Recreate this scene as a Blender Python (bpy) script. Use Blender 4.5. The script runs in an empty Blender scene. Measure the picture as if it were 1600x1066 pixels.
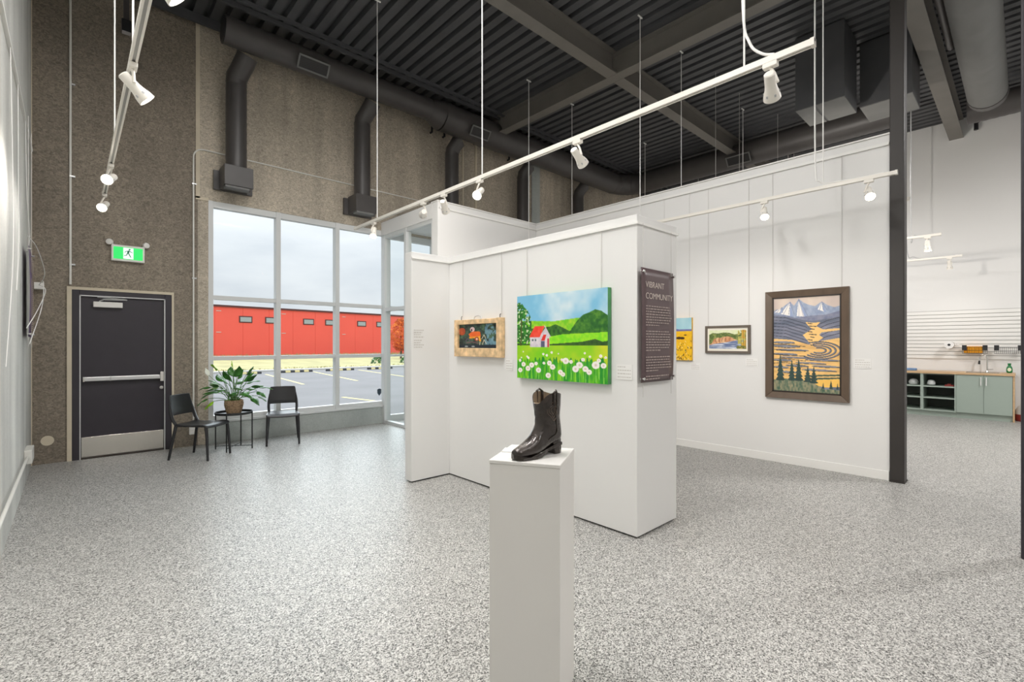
import bpy, math, random
import numpy as np
from mathutils import Vector, Matrix

random.seed(7)
S = bpy.context.scene
COL = S.collection
PI = math.pi

# ------------------------------------------------------------------ camera
# world: X runs along the window wall, Y runs towards it, metres; camera stands at the origin, 1.46 m up
cam_d = bpy.data.cameras.new('camera')
cam = bpy.data.objects.new('camera', cam_d)
COL.objects.link(cam)
cam.location = (0, 0, 1.46)
cam.rotation_euler = (math.radians(90), 0, math.radians(47.17 - 90))
cam_d.sensor_width = 36
cam_d.lens = 36 * 742 / 1600
cam_d.shift_y = 4.5 / 1600
cam_d.clip_start = 0.05
cam_d.clip_end = 400
S.camera = cam
S.cycles.transparent_max_bounces = 24

# ------------------------------------------------------------------ view
S.view_settings.view_transform = 'Standard'
S.view_settings.look = 'None'
S.view_settings.gamma = 1
S.view_settings.exposure = 0.0
S.view_settings.use_curve_mapping = False

# ------------------------------------------------------------------ sky (overcast)
W = bpy.data.worlds.new('overcast_sky')
S.world = W
W.use_nodes = True
nt = W.node_tree
nt.nodes.clear()
wo = nt.nodes.new('ShaderNodeOutputWorld')
bg = nt.nodes.new('ShaderNodeBackground')
tc = nt.nodes.new('ShaderNodeTexCoord')
mp = nt.nodes.new('ShaderNodeMapping')
mp.inputs['Scale'].default_value = (1, 1, 3.0)
no = nt.nodes.new('ShaderNodeTexNoise')
no.inputs['Scale'].default_value = 2.6
no.inputs['Detail'].default_value = 5
no.inputs['Roughness'].default_value = 0.55
cr = nt.nodes.new('ShaderNodeValToRGB')
cr.color_ramp.elements[0].position = 0.30
cr.color_ramp.elements[0].color = (0.66, 0.71, 0.78, 1)
cr.color_ramp.elements[1].position = 0.66
cr.color_ramp.elements[1].color = (0.90, 0.93, 0.97, 1)
nt.links.new(tc.outputs['Generated'], mp.inputs['Vector'])
nt.links.new(mp.outputs[0], no.inputs['Vector'])
nt.links.new(no.outputs['Fac'], cr.inputs['Fac'])
nt.links.new(cr.outputs[0], bg.inputs['Color'])
sp = nt.nodes.new('ShaderNodeSeparateXYZ')
nt.links.new(tc.outputs['Generated'], sp.inputs[0])
sg = nt.nodes.new('ShaderNodeMapRange')          # overcast sky: evenly brighter towards the zenith
sg.inputs['From Min'].default_value = 0.0; sg.inputs['From Max'].default_value = 1.0
sg.inputs['To Min'].default_value = 0.88; sg.inputs['To Max'].default_value = 2.35
nt.links.new(sp.outputs['Z'], sg.inputs['Value'])
nt.links.new(sg.outputs[0], bg.inputs['Strength'])
nt.links.new(bg.outputs[0], wo.inputs['Surface'])

# bright part of the overcast sky, behind the window wall
sun_d = bpy.data.lights.new('sun', 'SUN')
sun_d.energy = 4.8
sun_d.angle = math.radians(85)
sun_d.color = (0.86, 0.94, 1.0)
sun = bpy.data.objects.new('sun', sun_d)
COL.objects.link(sun)
sun.rotation_euler = Vector((-0.58, -0.65, -0.44)).to_track_quat('-Z', 'Y').to_euler()

ADDED_LAMP_W = 66.0       # each of the added high-bay fill lamps, all out of view
SPOT_W = 60.0            # each track spotlight

# ------------------------------------------------------------------ materials
def srgb(r, g, b):
    f = lambda c: (c / 255 / 12.92) if c / 255 <= 0.04045 else ((c / 255 + 0.055) / 1.055) ** 2.4
    return (f(r), f(g), f(b))

def newmat(name):
    m = bpy.data.materials.new(name)
    m.use_nodes = True
    return m, m.node_tree, m.node_tree.nodes['Principled BSDF']

def mat(name, col, rough=0.5, metal=0.0, var=0.0, vscale=8.0, bump=0.0, bscale=60.0, stretch=(1, 1, 1), coat=0.0, emit=0.0):
    m, t, p = newmat(name)
    p.inputs['Roughness'].default_value = rough
    p.inputs['Metallic'].default_value = metal
    p.inputs['Coat Weight'].default_value = coat
    p.inputs['Base Color'].default_value = (*col, 1)
    if emit:
        p.inputs['Emission Color'].default_value = (*col, 1)
        p.inputs['Emission Strength'].default_value = emit
    if var or bump:
        c = t.nodes.new('ShaderNodeTexCoord')
        mpn = t.nodes.new('ShaderNodeMapping')
        mpn.inputs['Scale'].default_value = stretch
        t.links.new(c.outputs['Object'], mpn.inputs['Vector'])
    if var:
        n = t.nodes.new('ShaderNodeTexNoise')
        n.inputs['Scale'].default_value = vscale
        n.inputs['Detail'].default_value = 6
        t.links.new(mpn.outputs[0], n.inputs['Vector'])
        r = t.nodes.new('ShaderNodeValToRGB')
        r.color_ramp.elements[0].position = 0.3
        r.color_ramp.elements[1].position = 0.7
        r.color_ramp.elements[0].color = (*[c_ * (1 - var) for c_ in col], 1)
        r.color_ramp.elements[1].color = (*[min(1, c_ * (1 + var)) for c_ in col], 1)
        t.links.new(n.outputs['Fac'], r.inputs['Fac'])
        t.links.new(r.outputs[0], p.inputs['Base Color'])
    if bump:
        n2 = t.nodes.new('ShaderNodeTexNoise')
        n2.inputs['Scale'].default_value = bscale
        n2.inputs['Detail'].default_value = 4
        t.links.new(mpn.outputs[0], n2.inputs['Vector'])
        b = t.nodes.new('ShaderNodeBump')
        b.inputs['Strength'].default_value = bump
        b.inputs['Distance'].default_value = 0.01
        t.links.new(n2.outputs['Fac'], b.inputs['Height'])
        t.links.new(b.outputs[0], p.inputs['Normal'])
    return m

def concrete(name, col, fine=0.30, streak=0.18, rough=0.75):
    """cast concrete: trowel-like curls, broad blotches and vertical streaks"""
    m, t, p = newmat(name)
    L = t.links
    c = t.nodes.new('ShaderNodeTexCoord')
    def noise(scale, stretch, detail, dist=0.0):
        mpn = t.nodes.new('ShaderNodeMapping'); mpn.inputs['Scale'].default_value = stretch
        n = t.nodes.new('ShaderNodeTexNoise'); n.inputs['Scale'].default_value = scale; n.inputs['Detail'].default_value = detail
        n.inputs['Distortion'].default_value = dist
        L.new(c.outputs['Object'], mpn.inputs['Vector']); L.new(mpn.outputs[0], n.inputs['Vector'])
        return n.outputs['Fac']
    def ramp(fac, a, b, lo, hi):
        r = t.nodes.new('ShaderNodeMapRange')
        r.inputs['From Min'].default_value = a; r.inputs['From Max'].default_value = b
        r.inputs['To Min'].default_value = lo; r.inputs['To Max'].default_value = hi
        L.new(fac, r.inputs['Value']); return r.outputs[0]
    def mul(a, b):
        k = t.nodes.new('ShaderNodeMath'); k.operation = 'MULTIPLY'; L.new(a, k.inputs[0]); L.new(b, k.inputs[1]); return k.outputs[0]
    curls = noise(26, (1, 1, 1.2), 5, 1.6)
    blot = noise(1.1, (1, 1, 0.6), 5)
    strk = noise(3.2, (1, 1, 0.07), 4)
    v = mul(mul(ramp(curls, 0.32, 0.68, 1 - fine, 1 + fine), ramp(blot, 0.3, 0.7, 0.82, 1.16)), ramp(strk, 0.3, 0.7, 1 - streak, 1 + streak))
    mx = t.nodes.new('ShaderNodeVectorMath'); mx.operation = 'SCALE'
    mx.inputs[0].default_value = col
    L.new(v, mx.inputs['Scale'])
    L.new(mx.outputs[0], p.inputs['Base Color'])
    p.inputs['Roughness'].default_value = rough
    b = t.nodes.new('ShaderNodeBump'); b.inputs['Strength'].default_value = 0.25; b.inputs['Distance'].default_value = 0.006
    L.new(curls, b.inputs['Height']); L.new(b.outputs[0], p.inputs['Normal'])
    return m

def floor_material():
    """epoxy flake floor: white, grey and black chips under a clear coat"""
    m, t, p = newmat('flake_floor')
    L = t.links
    c = t.nodes.new('ShaderNodeTexCoord')
    def chips(scale, seed):
        mpn = t.nodes.new('ShaderNodeMapping'); mpn.inputs['Location'].default_value = (seed, seed * 1.7, 0)
        v = t.nodes.new('ShaderNodeTexVoronoi'); v.inputs['Scale'].default_value = scale
        L.new(c.outputs['Object'], mpn.inputs['Vector']); L.new(mpn.outputs[0], v.inputs['Vector'])
        s = t.nodes.new('ShaderNodeSeparateColor'); L.new(v.outputs['Color'], s.inputs[0])
        return s.outputs[0]
    a = chips(185, 0.0)
    r = t.nodes.new('ShaderNodeValToRGB'); r.color_ramp.interpolation = 'CONSTANT'
    e = r.color_ramp.elements
    e[0].position = 0.0; e[0].color = (*srgb(62, 62, 60), 1)
    e[1].position = 0.13; e[1].color = (*srgb(112, 111, 108), 1)
    for pos, col in ((0.28, srgb(152, 150, 146)), (0.48, srgb(180, 178, 174)), (0.72, srgb(208, 207, 203))):
        k = e.new(pos); k.color = (*col, 1)
    L.new(a, r.inputs['Fac'])
    b_ = chips(110, 5.0)
    r2 = t.nodes.new('ShaderNodeMapRange'); r2.inputs['To Min'].default_value = 0.82; r2.inputs['To Max'].default_value = 1.10
    L.new(b_, r2.inputs['Value'])
    mx = t.nodes.new('ShaderNodeVectorMath'); mx.operation = 'SCALE'
    L.new(r.outputs[0], mx.inputs[0]); L.new(r2.outputs[0], mx.inputs['Scale'])
    L.new(mx.outputs[0], p.inputs['Base Color'])
    p.inputs['Roughness'].default_value = 0.44
    p.inputs['Coat Weight'].default_value = 0.08
    p.inputs['Coat Roughness'].default_value = 0.22
    n = t.nodes.new('ShaderNodeTexNoise'); n.inputs['Scale'].default_value = 55
    L.new(c.outputs['Object'], n.inputs['Vector'])
    bu = t.nodes.new('ShaderNodeBump'); bu.inputs['Strength'].default_value = 0.12; bu.inputs['Distance'].default_value = 0.004
    L.new(n.outputs['Fac'], bu.inputs['Height']); L.new(bu.outputs[0], p.inputs['Normal'])
    return m

def glass_material(name, tint=(0.97, 0.985, 0.98), refl=0.06):
    m = bpy.data.materials.new(name); m.use_nodes = True
    t = m.node_tree; t.nodes.clear()
    o = t.nodes.new('ShaderNodeOutputMaterial')
    a = t.nodes.new('ShaderNodeBsdfTransparent'); a.inputs['Color'].default_value = (*tint, 1)
    g = t.nodes.new('ShaderNodeBsdfGlossy'); g.inputs['Roughness'].default_value = 0.02
    lw = t.nodes.new('ShaderNodeLayerWeight'); lw.inputs['Blend'].default_value = 0.5
    pw = t.nodes.new('ShaderNodeMath'); pw.operation = 'POWER'; pw.inputs[1].default_value = 5.0
    f = t.nodes.new('ShaderNodeMath'); f.operation = 'MULTIPLY_ADD'; f.inputs[1].default_value = 0.35; f.inputs[2].default_value = 0.002
    t.links.new(lw.outputs['Facing'], pw.inputs[0]); t.links.new(pw.outputs[0], f.inputs[0])
    x = t.nodes.new('ShaderNodeMixShader')
    t.links.new(f.outputs[0], x.inputs[0]); t.links.new(a.outputs[0], x.inputs[1]); t.links.new(g.outputs[0], x.inputs[2])
    t.links.new(x.outputs[0], o.inputs['Surface'])
    return m

def paint_material():
    m, t, p = newmat('brushed_paint')
    a = t.nodes.new('ShaderNodeAttribute'); a.attribute_name = 'paint'
    t.links.new(a.outputs['Color'], p.inputs['Base Color'])
    p.inputs['Roughness'].default_value = 0.55
    c = t.nodes.new('ShaderNodeTexCoord'); n = t.nodes.new('ShaderNodeTexNoise'); n.inputs['Scale'].default_value = 90
    t.links.new(c.outputs['Object'], n.inputs['Vector'])
    b = t.nodes.new('ShaderNodeBump'); b.inputs['Strength'].default_value = 0.15; b.inputs['Distance'].default_value = 0.002
    t.links.new(n.outputs['Fac'], b.inputs['Height']); t.links.new(b.outputs[0], p.inputs['Normal'])
    return m

M = dict(
    floor=floor_material(),
    conc=concrete('cast_concrete', (0.44, 0.385, 0.308)),
    conc_dark=concrete('brown_concrete', (0.225, 0.190, 0.148), fine=0.36, streak=0.06),
    conc_left=concrete('pale_concrete', (0.60, 0.60, 0.57), fine=0.06, streak=0.16),
    conc_low=concrete('kerb_concrete', (0.42, 0.45, 0.43), fine=0.08, streak=0.05),
    joint=mat('joint_sealant', srgb(205, 194, 172), 0.7, var=0.05),
    white=mat('white_wall_paint', (0.79, 0.782, 0.766), 0.6, bump=0.02, bscale=200),
    trimw=mat('white_trim', (0.84, 0.83, 0.80), 0.45),
    plinth=mat('plinth_paint', (0.76, 0.74, 0.71), 0.5, bump=0.015, bscale=150),
    deck=mat('black_deck_paint', (0.072, 0.073, 0.077), 0.5, var=0.12, vscale=3),
    beam=mat('beam_paint', (0.17, 0.157, 0.14), 0.5, var=0.06, vscale=4),
    steel=mat('black_steel_paint', (0.032, 0.027, 0.024), 0.5, var=0.06, vscale=4),
    duct=mat('dark_duct_paint', (0.066, 0.060, 0.058), 0.42, var=0.08, vscale=5),
    unit=mat('unit_grey', (0.16, 0.16, 0.155), 0.6, var=0.08, vscale=4),
    alu=mat('white_aluminium', (0.66, 0.67, 0.665), 0.4),
    glass=glass_material('window_glass'),
    door=mat('charcoal_door_paint', (0.030, 0.025, 0.033), 0.45, var=0.05),
    chrome=mat('chrome', (0.75, 0.74, 0.72), 0.14, 1.0),
    brush=mat('brushed_steel', (0.66, 0.63, 0.58), 0.24, 1.0, bump=0.06, bscale=40, stretch=(1, 1, 30)),
    silver=mat('silver_paint', (0.62, 0.62, 0.62), 0.35, 0.6),
    galv=mat('galvanised_conduit', (0.74, 0.73, 0.68), 0.4, 0.0),
    black=mat('black_plastic', (0.018, 0.018, 0.020), 0.38),
    tray=mat('black_powder_coat', (0.015, 0.017, 0.018), 0.45),
    trackw=mat('white_track_metal', (0.84, 0.80, 0.73), 0.35),
    slot=mat('track_slot', (0.42, 0.41, 0.39), 0.5),
    wire=mat('steel_wire', (0.62, 0.60, 0.57), 0.4, 0.4),
    wirew=mat('white_wire', (0.86, 0.85, 0.82), 0.5),
    lens=mat('lit_lens', (1.0, 0.90, 0.76), 0.3, emit=22.0),
    lensoff=mat('frosted_lens', (0.82, 0.80, 0.76), 0.3),
    paint=paint_material(),
    wood=mat('raw_pine', srgb(222, 190, 146), 0.6, var=0.32, vscale=16, stretch=(1, 1, 1), bump=0.15, bscale=60),
    wood_dark=mat('weathered_edge', srgb(150, 104, 62), 0.65, var=0.3, vscale=12),
    walnut=mat('bronze_brown_frame', srgb(96, 80, 66), 0.38, var=0.14, vscale=10, stretch=(1, 1, 0.3)),
    walnut_lip=mat('dark_frame_lip', srgb(52, 44, 38), 0.4),
    greyframe=mat('grey_brown_frame', srgb(104, 94, 84), 0.4, var=0.06),
    matboard=mat('cream_mat_board', srgb(238, 232, 218), 0.7),
    card=mat('white_card', (0.84, 0.83, 0.81), 0.5),
    ink=mat('grey_ink', srgb(200, 196, 190), 0.7),
    banner=mat('plum_banner_vinyl', srgb(98, 80, 82), 0.35, var=0.05, vscale=3),
    banner2=mat('violet_banner_vinyl', srgb(98, 72, 116), 0.35, var=0.05, vscale=3),
    letters=mat('pale_print', srgb(226, 214, 204), 0.5),
    letters_dim=mat('dim_print', srgb(172, 156, 150), 0.5),
    bronze=mat('dark_bronze', (0.034, 0.025, 0.020), 0.24, 0.35, var=0.4, vscale=30, bump=0.6, bscale=45, coat=0.5),
    stitch=mat('worn_stitching', srgb(112, 96, 84), 0.35, 0.4),
    lining=mat('tan_lining', srgb(150, 132, 110), 0.45, 0.2, var=0.2, vscale=25),
    green_panel=mat('exit_green', srgb(40, 225, 105), 0.4, emit=0.55),
    white_panel=mat('exit_white', srgb(236, 255, 244), 0.4, emit=0.55),
    green_dark=mat('exit_figure_green', srgb(16, 120, 84), 0.5),
    plasticw=mat('white_plastic', (0.80, 0.78, 0.74), 0.4),
    wicker=mat('woven_wicker', srgb(158, 132, 104), 0.75, var=0.4, vscale=45),
    soil=mat('potting_soil', (0.03, 0.022, 0.015), 0.9, var=0.3, vscale=60),
    leaf=mat('dark_leaf', srgb(62, 118, 48), 0.32, var=0.35, vscale=12),
    leafy=mat('fresh_leaf', srgb(140, 190, 40), 0.4, var=0.2, vscale=12),
    stem=mat('leaf_stem', srgb(84, 128, 58), 0.5),
    petal=mat('white_spathe', srgb(238, 240, 228), 0.5),
    sage=mat('sage_cabinet', srgb(163, 176, 166), 0.45),
    sage_in=mat('sage_inside', srgb(92, 98, 92), 0.6),
    oak=mat('oak_worktop', srgb(206, 172, 132), 0.45, var=0.12, vscale=6, stretch=(8, 1, 8)),
    slat=mat('white_slat', (0.83, 0.82, 0.79), 0.45),
    groove=mat('slat_groove', (0.42, 0.41, 0.39), 0.6),
    orange=mat('orange_sponge', srgb(250, 168, 20), 0.7, var=0.12, vscale=40),
    paper=mat('paper_roll', (0.85, 0.84, 0.82), 0.8),
    soapg=mat('green_soap', srgb(24, 120, 62), 0.25),
    soaplabel=mat('soap_label', srgb(226, 232, 204), 0.5),
    blueb=mat('blue_cloth', srgb(116, 148, 190), 0.7, var=0.2),
    bagw=mat('plastic_bag', srgb(206, 208, 206), 0.5, var=0.1, vscale=20, bump=0.5, bscale=25),
    redp=mat('red_plastic', srgb(140, 50, 44), 0.5),
    asphalt=mat('asphalt', (0.20, 0.192, 0.197), 0.85, var=0.10, vscale=0.5),
    grass=mat('dry_grass', srgb(178, 170, 120), 0.9, var=0.2, vscale=0.9, stretch=(1, 0.25, 1)),
    kerbm=mat('pale_kerb', (0.62, 0.61, 0.58), 0.8),
    redwall=mat('red_cladding', (0.97, 0.13, 0.095), 0.5, var=0.03, vscale=0.3),
    redtrim=mat('dark_red_trim', (0.10, 0.03, 0.03), 0.5),
    winglass=mat('far_window_glass', (0.40, 0.45, 0.47), 0.15),
    yellowline=mat('yellow_road_paint', srgb(230, 214, 140), 0.7),
    stopblk=mat('black_rubber', (0.05, 0.05, 0.055), 0.7),
    stopyel=mat('cream_reflector', srgb(236, 220, 160), 0.6),
    autumn=mat('autumn_leaf', srgb(238, 120, 30), 0.8, var=0.3, vscale=2),
    trunk=mat('bark', (0.10, 0.08, 0.06), 0.9),
    shield=mat('shield_decal', srgb(52, 66, 78), 0.5),
    yellowtag=mat('yellow_tag', srgb(236, 184, 20), 0.5),
    lampfix=mat('lamp_housing', (0.5, 0.5, 0.5), 0.4, 0.5),
    added_glow=mat('added_lamp_diffuser', (1.0, 0.93, 0.84), 0.5, emit=6.0),
)

def smooth_path(pts, n=6):
    P = [Vector(p) for p in pts]; out = []
    for i in range(len(P)-1):
        a, b, c, d = P[max(i-1,0)], P[i], P[i+1], P[min(i+2,len(P)-1)]
        for k in range(n):
            t = k/n
            out.append(0.5*((2*b)+(c-a)*t+(2*a-5*b+4*c-d)*t*t+(3*b-a-3*c+d)*t**3))
    return out + [P[-1]]

# ------------------------------------------------------------------ mesh helpers
class MB:
    def __init__(self):
        self.v = []; self.f = []
    def add(self, vs, fs):
        o = len(self.v)
        self.v += [tuple(p) for p in vs]
        self.f += [tuple(i + o for i in f) for f in fs]
        return self
    def box(self, x0, x1, y0, y1, z0, z1):
        if x0 > x1: x0, x1 = x1, x0
        if y0 > y1: y0, y1 = y1, y0
        if z0 > z1: z0, z1 = z1, z0
        return self.add([(x0,y0,z0),(x1,y0,z0),(x1,y1,z0),(x0,y1,z0),(x0,y0,z1),(x1,y0,z1),(x1,y1,z1),(x0,y1,z1)],
                        [(0,3,2,1),(4,5,6,7),(0,1,5,4),(1,2,6,5),(2,3,7,6),(3,0,4,7)])
    def obox(self, mtx, sx, sy, sz):
        k = MB().box(-sx/2, sx/2, -sy/2, sy/2, -sz/2, sz/2)
        return self.add([mtx @ Vector(p) for p in k.v], k.f)
    def loft(self, rings, cap0=True, cap1=True, closed=True):
        n = len(rings[0]); vs = [p for r in rings for p in r]; fs = []
        for i in range(len(rings) - 1):
            for j in range(n if closed else n - 1):
                a = i*n + j; b = i*n + (j+1) % n
                fs.append((a, b, b + n, a + n))
        if cap0: fs.append(tuple(range(n))[::-1])
        if cap1: fs.append(tuple(range((len(rings)-1)*n, len(rings)*n)))
        return self.add(vs, fs)
    def tube(self, pts, r, n=8, cap=True):
        pts = [Vector(p) for p in pts]
        rr = r if isinstance(r, (list, tuple)) else [r] * len(pts)
        rings = []; up = None
        for i, p in enumerate(pts):
            d = (pts[min(i+1, len(pts)-1)] - pts[max(i-1, 0)]).normalized()
            if up is None:
                up = Vector((0,0,1)) if abs(d.z) < 0.9 else Vector((1,0,0))
            s = d.cross(up).normalized(); up = s.cross(d).normalized()
            rings.append([p + rr[i] * (math.cos(2*PI*k/n) * s + math.sin(2*PI*k/n) * up) for k in range(n)])
        return self.loft(rings, cap, cap)
    def lathe(self, prof, c=(0,0,0), n=24, mtx=None):
        rings = []
        for r, z in prof:
            ring = [Vector((r*math.cos(2*PI*k/n), r*math.sin(2*PI*k/n), z)) for k in range(n)]
            rings.append([(mtx @ q if mtx else q + Vector(c)) for q in ring])
        return self.loft(rings)
    def prism(self, poly, fn, a, b):
        n = len(poly)
        vs = [fn(u, v, a) for u, v in poly] + [fn(u, v, b) for u, v in poly]
        return self.add(vs, [tuple(range(n))[::-1], tuple(range(n, 2*n))] + [(i, (i+1) % n, (i+1) % n + n, i + n) for i in range(n)])
    def build(self, name, m, parent=None, bevel=0.0, smooth=False, seg=2, loc=None):
        me = bpy.data.meshes.new(name)
        me.from_pydata([tuple(p) for p in self.v], [], self.f)
        me.update()
        import bmesh
        bm = bmesh.new(); bm.from_mesh(me); bmesh.ops.recalc_face_normals(bm, faces=bm.faces); bm.to_mesh(me); bm.free()
        if smooth:
            for p in me.polygons: p.use_smooth = True
            me.set_sharp_from_angle(angle=math.radians(38))
        me.materials.append(M[m] if isinstance(m, str) else m)
        o = bpy.data.objects.new(name, me)
        COL.objects.link(o)
        if parent: o.parent = parent
        if loc: o.location = loc
        if bevel:
            k = o.modifiers.new('edge', 'BEVEL'); k.width = bevel; k.segments = seg; k.limit_method = 'ANGLE'; k.angle_limit = math.radians(40)
        return o

def BOX(*a): return MB().box(*a)

def tag(o, label=None, cat=None, group=None, kind=None):
    if label: o['label'] = label
    if cat: o['category'] = cat
    if group: o['group'] = group
    if kind: o['kind'] = kind
    return o

def thing(name, label, cat, loc=(0,0,0), rz=0.0, group=None, kind=None):
    o = bpy.data.objects.new(name, None); COL.objects.link(o)
    o.location = loc; o.rotation_euler = (0, 0, rz); o.empty_display_size = 0.1
    return tag(o, label, cat, group, kind)

def struct(name, label, cat, mb, m, bevel=0.0, smooth=False):
    o = mb.build(name, m, None, bevel, smooth)
    return tag(o, label, cat, None, 'structure')

def copy_tree(o, parent=None):
    c = o.copy(); COL.objects.link(c)
    if parent: c.parent = parent
    for ch in list(o.children): copy_tree(ch, c)
    return c

def arc(c, r, a0, a1, ax, ay, n=8):
    c = Vector(c); ax = Vector(ax); ay = Vector(ay)
    return [c + r*(math.cos(a0+(a1-a0)*i/n)*ax + math.sin(a0+(a1-a0)*i/n)*ay) for i in range(n+1)]

# ================================================================== THE SETTING
XL, YB, XF, YN, ZC = -0.355, 8.09, 13.5, -6.0, 6.12     # left wall, window wall, far wall, wall behind, deck underside

struct('floor', 'glossy speckled grey and white flake floor', 'floor', BOX(XL-0.3, XF+0.3, YN-0.3, YB+0.02, -0.12, 0.0), 'floor')

wl = struct('wall_left', 'pale grey cast concrete side wall', 'wall', BOX(XL-0.25, XL, YN, YB+0.3, 0, 6.4), 'conc_left')
BOX(XL, XL+0.006, 4.585, 4.625, 0, 6.2).build('joint_strip', 'joint', wl)
BOX(XL, XL+0.006, YB-0.05, YB, 0, 6.2).build('joint_strip', 'joint', wl)
BOX(XL, XL+0.022, 2.0, 7.86, 3.70, 3.725).build('hanging_rail', 'trimw', wl)

# window wall: solid concrete with openings for the door, the big window and the entrance glazing
b = MB()
WX0, WX1, WZ0, WZ1 = 1.46, 4.34, 0.30, 3.56
b.box(1.33, WX0, YB, YB+0.3, 0, 6.4)
b.box(WX0, WX1, YB, YB+0.3, WZ1, 6.4)
b.box(WX1, 6.40, YB, YB+0.3, 3.56, 6.4)
b.box(6.40, XF+0.3, YB, YB+0.3, 0, 6.4)
wb = struct('wall_back', 'brown grey cast concrete wall with door and tall window', 'wall', b, 'conc')
MB().box(XL, 0.0, YB, YB+0.3, 0, 6.4).box(0.0, 1.02, YB, YB+0.3, 2.14, 6.4).box(1.02, 1.33, YB, YB+0.3, 0, 6.4).build('concrete_panel', 'conc_dark', wb)
BOX(WX0, WX1, YB-0.02, YB+0.3, 0, WZ0).build('window_kerb', 'conc_low', wb)
for x, z0, z1, w in ((1.305, 3.56, 6.15, 0.05), (6.40, 3.7, 6.15, 0.05), (8.14, 3.7, 6.15, 0.28), (6.06, 3.7, 6.15, 0.03)):
    BOX(x, x+w, YB-0.014, YB, z0, z1).build('joint_strip', 'joint' if w < 0.1 else 'conc_low', wb)
BOX(1.305, WX0, YB-0.014, YB, 3.54, 3.585).build('joint_strip', 'joint', wb)
for x in (5.27, 5.57, 7.36):
    MB().tube([(x, YB, 5.69), (x, YB-0.05, 5.69), (x, YB-0.06, 5.80)], 0.022, 8).build('lifting_anchor', 'black', wb)
MB().tube([(-0.218, YB, 0.28), (-0.218, YB-0.004, 0.28)], 0.06, 20).build('plug_patch', 'joint', wb)

b = MB()
b.box(XL, 13.6, YN-0.25, YN, 0, 6.4)
struct('wall_front', 'plain white wall behind the viewer', 'wall', b, 'white')

# far kitchen wall with slat panelling
wf = struct('wall_far', 'white kitchenette wall rising to the dark ceiling', 'wall', BOX(XF, XF+0.25, YN, YB, 0, 6.4), 'white')
BOX(XF-0.006, XF, -2.0, 5.0, 1.15, 2.16).build('groove_backing', 'groove', wf)
for i in range(13):
    z = 1.153 + i * 0.0775
    BOX(XF-0.024, XF-0.004, -2.0, 5.0, z, z + 0.066).build('slat', 'slat', wf)

# gallery wall (3.7 m, open above) and entrance box
wg = struct('wall_gallery', 'long white gallery wall hung with paintings', 'wall', BOX(6.40, 6.56, 0.975, YB, 0, 3.70), 'white', 0.006)
BOX(6.378, 6.40, 0.98, 6.24, 3.585, 3.615).build('hanging_rail', 'trimw', wg)
BOX(6.385, 6.585, 0.975, 6.24, 3.70, 3.715).build('cap_trim', 'trimw', wg)
bb = tag(BOX(6.388, 6.40, 0.98, 6.24, 0, 0.10).build('baseboard_gallery', 'trimw', None, 0.003), 'white painted baseboard along the gallery wall', 'baseboard', None, 'structure')
we = struct('wall_entrance', 'white end wall of the glazed entrance box', 'wall', BOX(4.20, 6.40, 6.24, 6.40, 0, 3.70), 'white', 0.006)
BOX(4.22, 6.38, 6.218, 6.24, 3.585, 3.615).build('hanging_rail', 'trimw', we)
BOX(4.19, 6.40, 6.225, 6.42, 3.70, 3.715).build('cap_trim', 'trimw', we)
BOX(4.20, 4.36, 6.40, YB, 3.46, 3.70).build('fascia', 'white', we)
BOX(4.36, 6.40, 6.40, YB, 3.60, 3.70).build('lid', 'white', we)

# ceiling: corrugated deck, ribs along Y
b = MB(); prof = []
x = XL - 0.2
while x < XF + 0.3:
    prof += [(x, 0.0), (x + 0.115, 0.0), (x + 0.128, 0.085), (x + 0.187, 0.085)]; x += 0.2
vs = [(px, YN - 0.2, ZC + pz) for px, pz in prof] + [(px, YB + 0.2, ZC + pz) for px, pz in prof]
n = len(prof)
b.add(vs, [(i, i+1, i+1+n, i+n) for i in range(n-1)])
b.box(XL-0.2, XF+0.3, YN-0.2, YB+0.2, ZC+0.10, ZC+0.2)
ce = struct('ceiling', 'black painted corrugated metal roof deck', 'ceiling', b, 'deck')
for y, z in ((7.16, 6.075), (7.30, 6.055), (7.92, 6.0)):
    BOX(1.0 if y < 7.9 else XL, XF, y, y + 0.045, z, 6.12).build('deck_angle', 'deck', ce)

def ibeam(axis, c, a0, a1, zb, zt, w=0.2):
    b = MB()
    def bx(u0, u1, z0, z1):
        b.box(a0, a1, c+u0, c+u1, z0, z1) if axis == 'x' else b.box(c+u0, c+u1, a0, a1, z0, z1)
    bx(-w/2, w/2, zb, zb+0.018); bx(-w/2, w/2, zt-0.018, zt); bx(-0.008, 0.008, zb+0.018, zt-0.018)
    return b
struct('roof_beam', 'black steel roof beam running above the gallery wall', 'beam', ibeam('y', 6.45, YN, YB, 5.76, 6.115, 0.19), 'beam')
struct('roof_beam', 'black steel roof beam crossing over the partition', 'beam', ibeam('x', 4.50, XL, 6.35, 5.76, 6.115, 0.19), 'beam')
struct('roof_beam', 'black steel roof beam continuing behind the gallery wall', 'beam', ibeam('x', 4.50, 6.55, XF, 5.76, 6.115, 0.19), 'beam')
struct('roof_beam', 'black steel roof beam running from the post to the kitchenette wall', 'beam', ibeam('x', 0.96, 6.55, XF, 5.72, 6.115, 0.22), 'beam')
struct('roof_beam', 'black steel roof beam over the viewer reaching the dark post', 'beam', ibeam('x', 0.96, XL, 6.35, 5.72, 6.115, 0.22), 'beam')
b = MB().box(6.37, 6.53, 0.85, 0.974, 0, 5.76)
po = struct('steel_post', 'dark brown steel column at the end of the gallery wall', 'column', b, 'steel', 0.01)
BOX(6.355, 6.545, 0.845, 0.972, 0, 0.012).build('base_plate', 'steel', po)
struct('steel_post', 'narrow black steel column at the picture edge by the kitchenette', 'column', BOX(4.72, 4.80, -0.08, 0.016, 0, 6.11), 'door', 0.008)

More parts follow.
